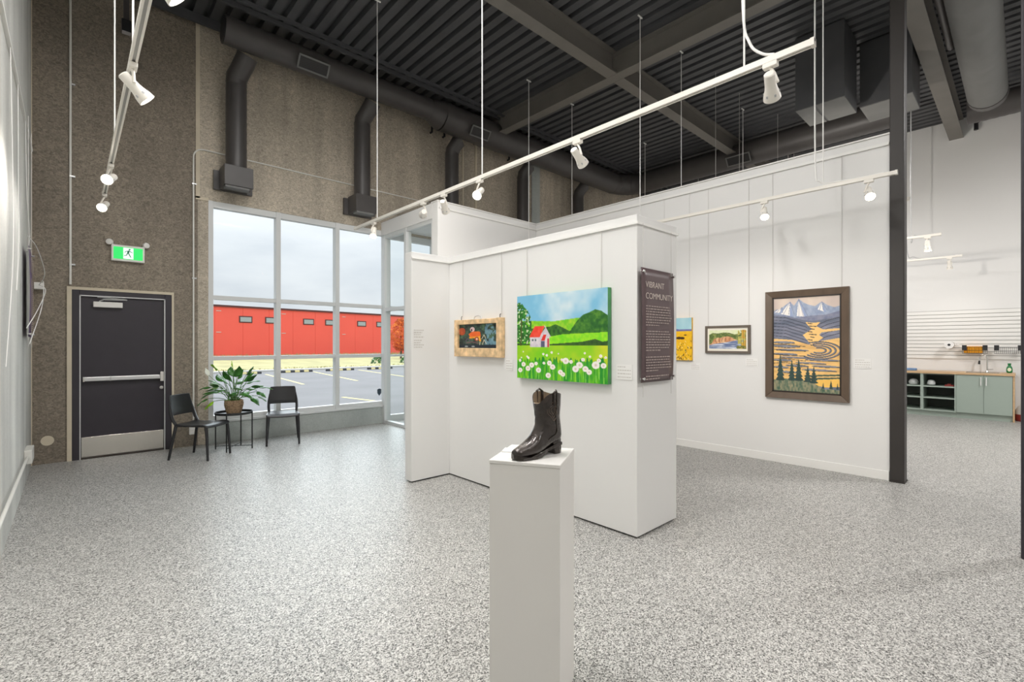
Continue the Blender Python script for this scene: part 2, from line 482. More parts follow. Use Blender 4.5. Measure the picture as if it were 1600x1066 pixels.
# ------------------------------------------------------------------ big window
w1 = thing('window_1', 'tall nine pane window with white aluminium frame', 'window', (0,0,0), 0, None, 'structure')
xs = [(WX0, 1.525), (2.385, 2.455), (3.345, 3.415), (4.265, WX1)]
for x0, x1 in xs:
    BOX(x0, x1, YB+0.0, YB+0.13, WZ0, WZ1).build('mullion', 'alu', w1, 0.004)
zs = [(WZ0, 0.40), (1.215, 1.275), (2.115, 2.175), (3.47, WZ1)]
for z0, z1 in zs:
    for i in range(3):
        BOX(xs[i][1], xs[i+1][0], YB+0.012, YB+0.118, z0, z1).build('transom', 'alu', w1)
for i in range(3):
    for j in range(3):
        BOX(xs[i][1], xs[i+1][0], YB+0.062, YB+0.068, zs[j][1], zs[j+1][0]).build('pane', 'glass', w1)
BOX(WX0, WX1, YB-0.035, YB+0.02, 0.30, 0.335).build('window_sill', 'alu', w1, 0.004)
tag(MB().prism([(-0.04,0.05),(0,0.065),(0.04,0.05),(0.038,-0.02),(0,-0.07),(-0.038,-0.02)], lambda u, v, d: (4.19+u, YB+0.058+d*0.002, 0.565+v), 0, 1).build('shield_sticker', 'shield'),
    'dark shield shaped sticker in the lower corner of the window', 'sticker')

# entrance side glazing (X = 4.26) and its outer glazing in the window wall
w2 = thing('window_2', 'white framed glass side of the entrance box', 'window', (0,0,0), 0, None, 'structure')
ys = [(6.40, 6.45), (7.23, 7.30), (8.00, YB)]
for y0, y1 in ys: BOX(4.215, 4.325, y0, y1, 0.0, 3.46).build('mullion', 'alu', w2, 0.004)
zs2 = [(0.0, 0.05), (2.06, 2.12), (3.40, 3.46)]
for z0, z1 in zs2:
    for i in range(2): BOX(4.225, 4.315, ys[i][1], ys[i+1][0], z0, z1).build('transom', 'alu', w2)
for i in range(2):
    for j in range(2): BOX(4.267, 4.273, ys[i][1], ys[i+1][0], zs2[j][1], zs2[j+1][0]).build('pane', 'glass', w2)
w3 = thing('window_3', 'outer glass doors of the entrance box', 'window', (0,0,0), 0, None, 'structure')
xs3 = [(4.34, 4.40), (5.33, 5.40), (6.33, 6.40)]
for x0, x1 in xs3: BOX(x0, x1, YB+0.02, YB+0.12, 0, 3.56).build('mullion', 'alu', w3, 0.004)
zs3 = [(0.0, 0.12), (1.22, 1.26), (2.10, 2.17), (3.44, 3.56)]
for z0, z1 in zs3:
    for i in range(2): BOX(xs3[i][1], xs3[i+1][0], YB+0.03, YB+0.11, z0, z1).build('transom', 'alu', w3)
for i in range(2):
    for j in range(3): BOX(xs3[i][1], xs3[i+1][0], YB+0.066, YB+0.072, zs3[j][1], zs3[j+1][0]).build('pane', 'glass', w3)

# ------------------------------------------------------------------ exit door
d1 = thing('door_1', 'charcoal exit door with steel kick plate and push bar', 'door', (0,0,0), 0, None, 'structure')
BOX(-0.045, 0.0, YB-0.03, YB+0.01, 0, 2.175).build('edge_angle', 'joint', d1)
BOX(1.02, 1.045, YB-0.03, YB+0.01, 0, 2.175).build('edge_angle', 'joint', d1)
BOX(0.0, 1.02, YB-0.03, YB+0.01, 2.14, 2.175).build('edge_angle', 'joint', d1)
BOX(0.0, 0.072, YB-0.02, YB+0.2, 0, 2.14).build('frame', 'door', d1, 0.004)
BOX(0.945, 1.02, YB-0.02, YB+0.2, 0, 2.14).build('frame', 'door', d1, 0.004)
BOX(0.072, 0.945, YB-0.02, YB+0.2, 2.075, 2.14).build('frame', 'door', d1, 0.004)
BOX(0.070, 0.082, YB-0.024, YB+0.03, 0.0, 2.075).build('weather_strip', 'silver', d1)
BOX(0.935, 0.947, YB-0.024, YB+0.03, 0.0, 2.075).build('weather_strip', 'silver', d1)
BOX(0.070, 0.947, YB-0.024, YB+0.03, 2.065, 2.077).build('weather_strip', 'silver', d1)
lf = BOX(0.082, 0.935, YB+0.012, YB+0.06, 0.02, 2.065).build('leaf', 'door', d1, 0.003)
BOX(0.088, 0.930, YB+0.004, YB+0.012, 0.022, 0.275).build('kick_plate', 'brush', lf, 0.002)
BOX(0.2, 0.49, YB-0.05, YB+0.012, 1.93, 2.00).build('door_closer', 'plasticw', lf, 0.006)
MB().tube([(0.26, YB-0.03, 2.005), (0.30, YB-0.05, 2.03), (0.53, YB-0.06, 2.035), (0.36, YB-0.01, 2.055), (0.24, YB-0.005, 2.06)], 0.009, 6).build('closer_arm', 'silver', lf)
pb = BOX(0.10, 0.89, YB-0.055, YB-0.005, 0.985, 1.04).build('push_bar', 'silver', lf, 0.008)
BOX(0.10, 0.12, YB-0.06, YB+0.012, 0.98, 1.045).build('end_cap', 'chrome', pb, 0.004)
BOX(0.36, 0.375, YB-0.058, YB-0.004, 0.983, 1.042).build('bar_seam', 'lampfix', pb)
BOX(0.885, 0.93, YB-0.065, YB+0.012, 0.95, 1.085).build('latch_box', 'chrome', pb, 0.006)
MB().tube([(0.905, YB+0.012, 0.86), (0.905, YB-0.012, 0.86)], 0.022, 14).build('lock_cylinder', 'chrome', lf)
BOX(0.072, 0.945, YB-0.02, YB+0.2, 0, 0.018).build('threshold', 'walnut_lip', d1)

# ================================================================== OUTSIDE
GZ = -0.15
struct('ground_lot', 'grey asphalt parking lot outside the window', 'ground', BOX(-60, 120, YB+0.3, 30.2, GZ-0.1, GZ), 'asphalt')
struct('kerb_strip', 'pale concrete kerb at the edge of the parking lot', 'kerb', BOX(-60, 120, 29.6, 30.2, GZ, GZ+0.10), 'kerbm')
struct('ground_verge', 'dry yellow grass verge in front of the red building', 'ground', BOX(-60, 120, 30.2, 70, GZ-0.1, GZ+0.02), 'grass')
b = MB()
for i in range(4200):
    x = random.uniform(4, 44); y = 57 + 4.2 * random.random() + (x-8)*0.146 - 1.2 if i % 3 else random.uniform(30.4, 33)
    h = random.uniform(0.15, 0.55) if i % 3 else random.uniform(0.04, 0.12); a = random.uniform(0, PI); w = random.uniform(0.03, 0.08); lx, ly = random.uniform(-.12,.12), random.uniform(-.12,.12)
    b.add([(x-w*math.cos(a), y-w*math.sin(a), GZ), (x+w*math.cos(a), y+w*math.sin(a), GZ), (x+lx, y+ly, GZ+h)], [(0,1,2)])
tag(b.build('grass_tufts', 'grass'), 'dry tufts of grass on the verge', 'grass', None, 'stuff')
for i, (p, q, nm) in enumerate((((7.53, 27.3), (6.76, 19.5), 'beside the black front chair'), ((10.24, 27.9), (9.14, 19.8), 'in the right half of the window'), ((6.0, 14.0), (6.29, 12.3), 'closest to the window'), ((13.0, 28.0), (11.9, 19.9), 'farthest along by the entrance'))):
    p = Vector((*p, 0)); q = Vector((*q, 0)); d = (q-p).normalized(); s = Vector((-d.y, d.x, 0)) * 0.06
    tag(MB().add([p+s+Vector((0,0,GZ+.004)), p-s+Vector((0,0,GZ+.004)), q-s+Vector((0,0,GZ+.004)), q+s+Vector((0,0,GZ+.004)),
              p+s+Vector((0,0,GZ)), p-s+Vector((0,0,GZ)), q-s+Vector((0,0,GZ)), q+s+Vector((0,0,GZ))],
             [(0,1,2,3),(4,7,6,5),(0,4,5,1),(1,5,6,2),(2,6,7,3),(3,7,4,0)]).build('parking_line', 'yellowline'), 'pale yellow parking line on asphalt ' + nm, 'line', None, 'structure')
for x, nm in ((5.8, 'partly behind the plant'), (8.5, 'in the middle pane'), (11.0, 'behind the second mullion'), (13.6, 'nearest the entrance glass'), (16.2, 'seen through the entrance glass')):
    t = thing('wheel_stop', 'black and cream striped wheel stop ' + nm, 'wheel stop', (x, 28.0, GZ), 0, 'wheel stops in the parking lot')
    MB().prism([(-0.09,0),(0.09,0),(0.06,0.12),(-0.06,0.12)], lambda u, v, d: (d, u, v), 0, 1.7).build('block', 'stopblk', t, 0.01)
    for k in range(3):
        MB().prism([(-0.094,0.01),(0.094,0.01),(0.064,0.124),(-0.064,0.124)], lambda u, v, d: (d, u, v), 0.22+k*0.5, 0.48+k*0.5).build('stripe', 'stopyel', t)
# red building
rb = thing('red_building', 'long low red metal clad building across the lot', 'building', (8.0, 61.0, GZ), math.atan2(3.35, 22.9))
b0 = 0.0
MB().box(-14, 60, 0.06, 12, 0, 5.86).build('body', 'redwall', rb)
for k in range(25):
    BOX(-14 + k*2.96 + 0.012, -14 + (k+1)*2.96 - 0.012, 0.0, 0.06, 0.0, 5.8).build('cladding_panel', 'redwall', rb)
MB().box(-14.2, 60.2, -0.15, 12.2, 5.80, 6.02).build('roof_edge', 'redtrim', rb)
for x in (6.29, 9.22, 13.95, 16.98, 21.83, 25.03, 29.7, 32.8, 37.5):
    wn = BOX(x, x+1.45, -0.05, 0.05, 4.08, 4.86).build('window', 'redtrim', rb)
    BOX(x+0.12, x+1.33, -0.07, -0.04, 4.20, 4.74).build('pane', 'winglass', wn)
for x in (3.9, 11.2, 19.5):
    for z in (2.9, 5.3):
        BOX(x, x+0.5, -0.05, 0.0, z, z+0.07).build('wall_tag', 'kerbm', rb)
# autumn tree by the entrance
t = thing('autumn_tree', 'orange autumn tree seen through the entrance glass', 'tree', (26.2, 46.0, GZ))
MB().tube([(0,0,0),(0.05,0,1.2),(0,0.05,2.6)], [0.12,0.09,0.05], 8).build('trunk', 'trunk', t)
b = MB(); rnd = random.Random(3)
for i in range(1500):
    a = rnd.uniform(0, 2*PI); z = rnd.uniform(0.9, 4.3); r = 1.35 * math.sin(PI*min(1, (z-0.6)/3.9)) ** 0.7 * math.sqrt(rnd.random())
    p = Vector((r*math.cos(a), r*math.sin(a), z)); s = rnd.uniform(.10, .2); u = Vector((rnd.uniform(-1,1), rnd.uniform(-1,1), rnd.uniform(-1,1))).normalized(); v = u.orthogonal().normalized()
    b.add([p-u*s, p+v*s*.6, p+u*s, p-v*s*.6], [(0,1,2,3)])
b.build('crown', 'autumn', t)
for dx, rr in ((-2.0, 0.5), (0.6, 0.45), (2.4, 0.6)):
    b = MB()
    for i in range(260):
        a = rnd.uniform(0, 2*PI); e = rnd.uniform(0, PI/2); p = Vector((rr*1.3*math.cos(a)*math.cos(e), rr*math.sin(a)*math.cos(e), rr*1.2*math.sin(e)))
        u = Vector((rnd.uniform(-1,1), rnd.uniform(-1,1), rnd.uniform(-1,1))).normalized(); v = u.orthogonal().normalized(); s = 0.12
        b.add([p-u*s, p+v*s*.6, p+u*s, p-v*s*.6], [(0,1,2,3)])
    o = tag(b.build('low_shrub', 'leaf'), 'small dark green shrub on the verge ' + {-2.0: 'farthest from the entrance glass', 0.6: 'in the middle below the orange tree', 2.4: 'largest of the three below the tree'}[dx], 'shrub', 'shrubs below the orange tree'); o.location = (20.5+dx, 36.0, GZ)

# ================================================================== DUCTS OVERHEAD
def spiral(path, r, n=20, step=0.055, dr=0.006):
    """spiral duct: dense rings with a small seam ridge"""
    pts = [Vector(p) for p in path]; out = []; rr = []
    for i in range(len(pts)-1):
        d = pts[i+1] - pts[i]; k = max(2, int(d.length / step))
        for j in range(k):
            out.append(pts[i] + d * (j / k)); rr.append(None)
    out.append(pts[-1]); rr.append(None)
    return out
def duct_mb(path, r0, r1=None, n=20, step=0.06):
    pts = spiral(path, r0, n, step)
    r1 = r1 or r0
    m = len(pts)
    rs = [(r0 + (r1-r0)*i/(m-1)) * (1.0 if i % 2 else 1.022) for i in range(m)]
    return MB().tube(pts, rs, n)
def grille(name, c, u, v, nrm, w, h, par, body='duct', collar=0.12):
    """rectangular register standing on a duct: collar, rim and louvres"""
    c, u, v, nrm = Vector(c), Vector(u).normalized(), Vector(v).normalized(), Vector(nrm).normalized()
    mt = Matrix((( u.x, v.x, nrm.x, c.x), (u.y, v.y, nrm.y, c.y), (u.z, v.z, nrm.z, c.z), (0,0,0,1)))
    g = MB().obox(mt @ Matrix.Translation((0,0,-collar/2-0.004)), w-0.04, h-0.04, collar).build(name, body, par)
    b = MB()
    for s in (-1, 1):
        b.obox(mt @ Matrix.Translation((0, s*(h/2-0.012), 0)), w, 0.024, 0.016); b.obox(mt @ Matrix.Translation((s*(w/2-0.012), 0, 0)), 0.024, h, 0.016)
    b.build('rim', 'unit', g)
    for k in range(7):
        MB().obox(mt @ Matrix.Translation((0, -h/2+0.035+(h-0.07)*k/6, 0.0)) @ Matrix.Rotation(0.6, 4, 'X'), w-0.05, 0.007, 0.002).build('louvre', 'steel', g)
    MB().obox(mt @ Matrix.Translation((0,0,-0.003)), w-0.045, h-0.045, 0.004).build('dark_throat', 'black', g)
    return g

DY, DZ = 7.50, 5.80
md = thing('air_duct', 'dark spiral air duct running along the top of the concrete wall', 'duct', (0,0,0))
duct_mb([(1.53, DY, DZ), (4.85, DY, DZ)], 0.185).build('duct_run', 'duct', md, smooth=True)
duct_mb([(4.85, DY, DZ), (5.10, DY, DZ-0.03)], 0.185, 0.265).build('reducer', 'duct', md, smooth=True)
duct_mb([(5.10, DY, DZ-0.03), (10.6, DY, DZ-0.03)], 0.265).build('duct_run', 'duct', md, smooth=True)
duct_mb(arc((10.6, DY-0.6, DZ-0.03), 0.6, PI/2, 0, (1,0,0), (0,1,0), 5), 0.268).build('elbow', 'duct', md, smooth=True)
duct_mb([(11.2, DY-0.6, DZ-0.03), (11.2, 1.55, DZ-0.03)], 0.265).build('duct_run', 'duct', md, smooth=True)
MB().lathe([(0.17, 0), (0.17, 0.004)], mtx=Matrix.Translation((1.522, DY, DZ)) @ Matrix.Rotation(PI/2, 4, 'Y')).build('open_end', 'black', md)
nn = Vector((0, -0.82, -0.57)).normalized()
vv = Vector((0, -0.57, 0.82))
grille('vent_grille', Vector((2.68, DY, DZ)) + nn*0.25, (1,0,0), vv, nn, 0.46, 0.20, md)
grille('vent_grille', Vector((5.86, DY, DZ-.03)) + nn*0.33, (1,0,0), vv, nn, 0.46, 0.20, md)
nx = Vector((-0.82, 0, -0.57))
grille('vent_grille', Vector((11.2, 4.35, DZ-.03)) + nx*0.33, (0,-1,0), (-0.57,0,0.82), nx, 0.52, 0.22, md)

places = ['above the left edge of the window', 'above the right pane of the window', 'behind the top of the entrance box', 'by the pale wall joint', 'nearest the duct corner']
for i, x in enumerate((1.77, 3.72, 5.63, 7.63, 9.63)):
    t = thing('drop_duct', 'dark round drop duct ' + places[i], 'duct', (x, 7.86, 0), 0, 'drop ducts on the concrete wall')
    zb = 4.0 if i < 2 else (3.76 if i == 2 else 2.6)
    R = 0.135
    duct_mb([(0.10, -0.20, 5.64) if i < 2 else (0.10, -0.16, 5.56), (0.07, -0.14, 5.54), (0.0, -0.02, 5.36), (0, 0, 5.26)], R, step=0.2).build('elbow', 'duct', t, smooth=True)
    duct_mb([(0, 0, 5.30), (0, 0, zb)], R).build('pipe', 'duct', t, smooth=True)
    if i < 2:
        bx = MB().box(-0.185, 0.185, -0.17, 0.17, zb-0.27, zb+0.02).build('plenum_box', 'duct', t, 0.004)
        BOX(-0.255, 0.255, 0.16, 0.215, zb-0.28, zb+0.0).build('flange', 'duct', bx)
        BOX(-0.17, 0.17, -0.155, -0.02, zb-0.30, zb-0.27).build('damper_slot', 'unit', bx)
        MB().tube([(0.15, -0.15, zb-0.27), (0.15, -0.15, zb-0.32)], 0.016, 8).build('bolt', 'duct', bx)
# right hand duct and the pieces along the kitchenette wall
t = thing('air_duct', 'wide grey spiral duct hanging towards the kitchenette wall', 'duct', (0,0,0))
duct_mb([(3.4, 0.405, 5.49), (10.75, 0.405, 5.49)], 0.235, n=24, step=0.07).build('duct_run', 'unit', t, smooth=True)
duct_mb([(10.75, 0.405, 5.49), (11.0, 0.405, 5.53)], 0.24, n=24).build('end_cap', 'duct', t, smooth=True)
duct_mb([(12.25, 0.72, 5.78), (12.25, -5.5, 5.78)], 0.22, n=20).build('cross_duct', 'duct', t, smooth=True)
t = thing('air_unit', 'black boxed air handling unit under the roof behind the gallery wall', 'air unit', (0,0,0))
BOX(8.07, 8.80, 1.74, 2.37, 5.0, 6.10).build('casing', 'deck', t, 0.006)
BOX(8.075, 8.795, 1.745, 2.10, 4.992, 5.0).build('bottom_panel', 'unit', t)
BOX(8.075, 8.795, 2.13, 2.365, 4.992, 5.0).build('bottom_panel', 'unit', t)
BOX(8.95, 9.65, 1.10, 1.735, 5.12, 6.10).build('casing', 'deck', t, 0.006)
BOX(8.955, 9.645, 1.105, 1.73, 5.112, 5.12).build('bottom_panel', 'unit', t)
duct_mb(arc((9.66, 1.72, 5.45), 0.25, -PI/2, 0, (1,0,0), (0,1,0), 5), 0.17).build('flex_elbow', 'unit', t, smooth=True)
# sprinkler pipe and small black heater tube by the right beam
tag(MB().tube([(XF-0.12, 0.66, 5.78), (XF-0.12, 0.66, 5.92), (XF-0.12, 0.60, 5.96), (XF-0.12, -3.0, 5.98)], 0.035, 10).build('sprinkler_pipe', 'black', None, smooth=True), 'black sprinkler pipe near the top of the kitchenette wall', 'pipe')
t = thing('heater_tube', 'dark pipe with yellow tag beside the roof beam', 'pipe', (0,0,0))
MB().tube([(5.0, 0.72, 5.74), (9.3, 0.72, 5.74)], 0.045, 12).build('tube', 'duct', t, smooth=True)
MB().tube([(7.35, 0.72, 5.74), (7.62, 0.72, 5.74)], 0.048, 12).build('tag', 'yellowtag', t, smooth=True)
tag(MB().tube(smooth_path([(9.0, 0.80, 6.07), (8.95, 0.5, 6.03), (8.9, 0.1, 6.06), (8.8, -0.8, 6.09)]), 0.008, 6).build('loose_cable', 'wirew'), 'thin white cable strung under the roof deck behind the duct', 'cable')

# ================================================================== TRACK LIGHTING
TZ = 3.14
def lighting_track(label, x, y0, y1, rods, power=None, z=TZ, rodmat='wire'):
    t = thing('lighting_track', label, 'track', (x, y0, z))
    b = MB().box(-0.019, -0.008, 0, y1-y0, -0.018, 0.018).box(0.008, 0.019, 0, y1-y0, -0.018, 0.018).box(-0.008, 0.008, 0, y1-y0, 0.004, 0.018)
    b.build('rail', 'trackw', t)
    BOX(-0.008, 0.008, 0.02, y1-y0-0.02, -0.008, 0.004).build('slot', 'slot', t)
    for e in (0, y1-y0-0.02): BOX(-0.021, 0.021, e, e+0.02, -0.021, 0.021).build('end_cap', 'trackw', t)
    for y in rods:
        r = MB().tube([(0, y-y0, 0.018), (0, y-y0, ZC-z)], 0.006, 6).build('hanger_rod', rodmat, t)
        MB().tube([(-0.05, y-y0, ZC-z-0.012), (0.05, y-y0, ZC-z-0.012)], 0.012, 6).build('hanger_clip', 'wirew', r)
    if power:
        MB().tube(smooth_path([Vector(p) - Vector((x, y0, z)) for p in power]), 0.008, 6).build('power_cable', 'wirew' if x < 8 else 'lampfix', t, smooth=True)
    return t
lighting_track('white lighting track hanging along the concrete side wall', 0.267, 0.6, 7.0, (5.25, 3.6, 1.5), rodmat='wirew')
lighting_track('white lighting track hanging over the partition and boot', 3.03, 0.79, 6.63, (5.95, 3.71, 1.17), rodmat='wirew',
    power=[(3.03, 1.18, 6.1), (3.04, 1.19, 4.6), (3.035, 1.18, 3.55), (3.03, 1.14, 3.30), (3.03, 1.07, 3.20), (3.03, 1.00, 3.165)])
lighting_track('white lighting track hanging close to the gallery wall', 5.92, 0.84, 6.1, (5.95, 3.71, 1.47), rodmat='wirew',
    power=[(5.92, 1.545, 6.1), (5.93, 1.55, 4.4), (5.92, 1.54, 3.35), (5.92, 1.50, 3.22), (5.92, 1.40, 3.175), (5.92, 0.95, 3.165)])
lighting_track('lighting track on the far side of the gallery wall', 7.11, 0.9, 6.1, (5.96, 3.71), rodmat='wirew')
lighting_track('lighting track in the kitchenette nearer the gallery wall', 9.75, 0.86, 6.1, (5.98, 3.79), power=[(9.75, 1.22, 6.05), (9.75, 1.22, 3.3), (9.75, 1.18, 3.17), (9.75, 0.95, 3.16)], rodmat='wirew')
lighting_track('lighting track in the kitchenette close to the slat wall', 12.4, 0.80, 6.1, (5.98, 3.79), power=[(12.4, 1.62, 6.05), (12.4, 1.62, 3.5), (12.4, 1.50, 3.2), (12.4, 1.2, 3.16), (12.4, 0.9, 3.16)], rodmat='wirew')

def track_spot(label, x, y, target, on=True, watts=None, z=TZ, drop=0.125, size=70, body=0.165, warm=(1.0, 0.935, 0.86), group='white track spotlights'):
    t = thing('track_spotlight', label, 'spotlight', (x, y, z - 0.018), 0, group)
    BOX(-0.020, 0.020, -0.040, 0.040, -0.030, 0.0).build('adapter', 'trackw', t, 0.004)
    piv = Vector((0, 0, -drop))
    d = (Vector(target) - (Vector((x, y, z-0.018)) + piv)).normalized()
    q = d.to_track_quat('Z', 'Y').to_matrix().to_4x4()
    side = d.cross(Vector((0,0,1))).normalized()
    MB().tube([(0,0,-0.03), piv*0.55 + side*0.02, piv + side*0.038], [0.010, 0.009, 0.009], 8).build('yoke', 'trackw', t, smooth=True)
    mt = Matrix.Translation(piv) @ q @ Matrix.Translation((0,0,-body*0.42))
    bd = MB().lathe([(0.024, 0.0), (0.030, 0.006), (0.032, body*0.5), (0.035, body*0.62), (0.046, body*0.85), (0.049, body), (0.044, body), (0.041, body*0.93)], mtx=mt, n=24).build('lamp_body', 'trackw', t, smooth=True)
    for k in range(6):
        a = 2*PI*k/6
        MB().obox(mt @ Matrix.Rotation(a, 4, 'Z') @ Matrix.Translation((0.0425, 0, body*0.79)), 0.004, 0.010, 0.018).build('cooling_slot', 'lampfix', bd)
    MB().lathe([(0.039, 0), (0.041, 0.004), (0.025, 0.010), (0.006, 0.012)], mtx=mt @ Matrix.Translation((0,0,body*0.935)), n=20).build('lens', 'lens' if on else 'lensoff', t, smooth=True)
    if on:
        ld = bpy.data.lights.new('spot_beam', 'SPOT'); ld.energy = watts or SPOT_W; ld.spot_size = math.radians(size); ld.spot_blend = 0.75
        ld.color = warm; ld.shadow_soft_size = 0.045
        lo = bpy.data.objects.new('spot_beam', ld); COL.objects.link(lo); lo.parent = t
        lo.location = piv + d*(body*0.62 + 0.03)
        lo.rotation_euler = d.to_track_quat('-Z', 'Y').to_euler()
    return t

track_spot('lit track spotlight at the far end of the left track above the exit sign', 0.267, 6.93, (-0.34, 5.2, 1.9), watts=SPOT_W*0.7)
track_spot('lit track spotlight second from the exit door on the left track', 0.267, 5.75, (-0.34, 4.3, 2.2), watts=SPOT_W*0.8)
track_spot('track spotlight on the left track turned sideways with pale body showing', 0.267, 3.60, (3.05, 3.75, 0.3), watts=SPOT_W*0.3, size=80)
track_spot('track spotlight at the top of the picture near the corrugated deck', 0.267, 2.45, (3.05, 2.6, 0.2), watts=SPOT_W*0.34, size=80)
track_spot('track spotlight hanging in front of the rightmost window pane', 3.03, 6.05, (1.9, 4.6, 0.2), watts=SPOT_W*0.6)
track_spot('track spotlight with back turned above the entrance glass', 3.03, 4.80, (4.22, 7.0, 3.1), watts=SPOT_W*0.8)
track_spot('track spotlight with back turned beside the entrance box corner', 3.03, 4.38, (5.2, 6.2, 1.6), watts=SPOT_W*0.45)
track_spot('glaring track spotlight over the left end of the partition', 3.03, 3.75, (0.6, 2.4, 0.9), watts=SPOT_W*0.7)
track_spot('track spotlight above the farmhouse painting pointing away', 3.03, 2.48, (6.39, 2.75, 1.0), watts=SPOT_W*1.6, size=62)
track_spot('large near track spotlight at the cable end of the centre track', 3.03, 1.02, (6.39, 1.75, 0.9), watts=SPOT_W*1.6, size=62)
track_spot('glowing track spotlight on the gallery track above the framed river', 5.92, 2.06, (3.9, 1.2, 0.2), watts=SPOT_W*0.8)
track_spot('glaring track spotlight on the gallery track beside the dark post', 5.92, 1.07, (3.2, 0.1, 0.2), watts=SPOT_W*0.8)
track_spot('small track spotlight in the kitchenette hanging nearer the post', 9.75, 1.02, (9.6, 0.9, 0), watts=SPOT_W*1.1, size=100, group='kitchenette spotlights')
track_spot('small track spotlight in the kitchenette hanging above the sink', 12.4, 0.98, (13.3, 0.9, 0.5), watts=SPOT_W*0.2, size=110, group='kitchenette spotlights')
track_spot('added unseen track spotlight behind the post end of the gallery wall', 9.75, 3.4, (13.5, 1.6, 4.6), watts=SPOT_W*0.5, size=100, group='kitchenette spotlights')  # extra head added out of sight to brighten the kitchenette wall

track_spot('added unseen track spotlight on the far side of the gallery wall washing the kitchenette wall', 7.11, 3.0, (13.5, 0.9, 5.4), watts=SPOT_W*4.2, size=85, group='kitchenette spotlights')  # second added head, unseen, lifting the upper kitchenette wall
# high-bay lamps added out of view to brighten the room and kitchenette
k = 0
for x, y, z, f, nm in ((2.2, 4.0, 5.6, 1.15, 'nearest the window'), (3.6, 2.4, 5.6, 0.6, 'over the partition'), (0.45, 2.4, 5.45, 1.8, 'along the concrete side wall'), (1.6, -0.6, 5.45, 0.5, 'over the viewer'), (4.0, -1.8, 5.45, 0.35, 'over the aisle beside the post'),
                       (1.0, -3.2, 5.45, 1.1, 'in the back corner'), (9.0, -2.2, 5.45, 3.8, 'beside the kitchenette'), (8.6, 3.6, 4.1, 1.4, 'low behind the gallery wall'), (11.0, 3.4, 4.8, 1.1, 'low before the slat wall')):
    t = thing('added_bay_lamp', 'added unseen grey linear high bay lamp under the roof ' + nm, 'lamp', (x, y, z))
    BOX(-0.6, 0.6, -0.16, 0.16, 0.0, 0.07).build('housing', 'lampfix', t, 0.01)
    BOX(-0.57, 0.57, -0.13, 0.13, -0.012, 0.0).build('diffuser', 'added_glow', t)
    for sx in (-0.5, 0.5): MB().tube([(sx,0,0.07),(sx,0,ZC-z)], 0.004, 6).build('hanger_wire', 'wire', t)
    ld = bpy.data.lights.new('added_lamp_light', 'AREA'); ld.shape = 'RECTANGLE'; ld.size = 1.14; ld.size_y = 0.26; ld.energy = ADDED_LAMP_W * f; ld.color = (1.0, 0.985, 0.97)
    lo = bpy.data.objects.new('added_lamp_light', ld); COL.objects.link(lo); lo.parent = t; lo.location = (0, 0, -0.016)


# ================================================================== PARTITION, PLINTH, BOOT
PX = 3.095
pt = thing('display_partition', 'freestanding white display partition with a short side wing', 'partition', (PX, 1.965, 0))
BOX(0, 0.59, 0, 2.53, 0.014, 2.43).build('main_panel', 'white', pt, 0.004)
BOX(-0.485, 0.0, 2.402, 2.53, 0.014, 2.43).build('wing_panel', 'white', pt, 0.004)
BOX(0.02, 0.57, 0.02, 2.51, 0, 0.014).build('recessed_base', 'black', pt)
BOX(-0.465, 0.02, 2.42, 2.51, 0, 0.014).build('recessed_base', 'black', pt)
BOX(-0.014, -0.001, -0.014, 2.40, 2.356, 2.374).build('hanging_rail', 'trimw', pt)
BOX(0.0, 0.60, -0.014, -0.001, 2.356, 2.374).build('hanging_rail', 'trimw', pt)
BOX(-0.485, -0.014, 2.388, 2.401, 2.356, 2.374).build('hanging_rail', 'trimw', pt)

u = Vector((0.496, -0.868)).normalized(); ang = math.atan2(u.y, u.x)
pl = thing('display_plinth', 'tall square grey white plinth carrying the boot', 'plinth', (1.418, 1.396, 0), ang)
BOX(-0.143, 0.143, -0.150, 0.150, 0, 0.985).build('body', 'plinth', pl, 0.003)
BOX(-0.1445, 0.1445, -0.1515, 0.1515, 0.985, 1.0).build('top_board', 'plinth', pl, 0.003)

bo = thing('boot_sculpture', 'dark bronze cowboy boot standing on the plinth', 'sculpture', (1.462, 1.358, 1.0), math.atan2(0.02, -1.0))
SC = 0.885
prof = [  # front/top point, back/bottom point, half width (side view, toe at +x)
    ((0.216,0.034),(0.215,0.020),0.013), ((0.212,0.046),(0.208,0.012),0.024), ((0.192,0.053),(0.188,0.009),0.031), ((0.164,0.060),(0.156,0.008),0.039),
    ((0.135,0.072),(0.118,0.009),0.047), ((0.108,0.088),(0.080,0.013),0.048), ((0.090,0.108),(0.040,0.028),0.045), ((0.079,0.128),(0.004,0.042),0.043),
    ((0.072,0.143),(-0.036,0.050),0.043), ((0.068,0.155),(-0.066,0.052),0.043), ((0.070,0.167),(-0.080,0.076),0.047), ((0.066,0.179),(-0.076,0.114),0.043),
    ((0.071,0.192),(-0.066,0.148),0.049), ((0.069,0.208),(-0.062,0.178),0.047), ((0.073,0.228),(-0.064,0.210),0.053), ((0.075,0.247),(-0.065,0.238),0.055), ((0.077,0.264),(-0.066,0.262),0.056)]
def ring(p, shrink=1.0, n=28, top=False):
    (fx, fz), (bx, bz), w = p
    c = Vector(((fx+bx)/2, 0, (fz+bz)/2)); a = Vector((fx-bx, 0, fz-bz)) / 2
    out = []
    for k in range(n):
        th = 2*PI*k/n; ct, st = math.cos(th), math.sin(th)
        e = 0.82
        q = c + a * shrink * math.copysign(abs(ct)**e, ct) + Vector((0, w*shrink*math.copysign(abs(st)**e, st), 0))
        if top: q.z += 0.030*abs(st)**1.5 - 0.028*max(0, ct)**4 + 0.012*max(0, -ct)**6
        out.append(q * SC)
    return out
rings = [ring(p) for p in prof[:-1]] + [ring(prof[-1], 1.0, top=True)]
b = MB().loft(rings, True, False)
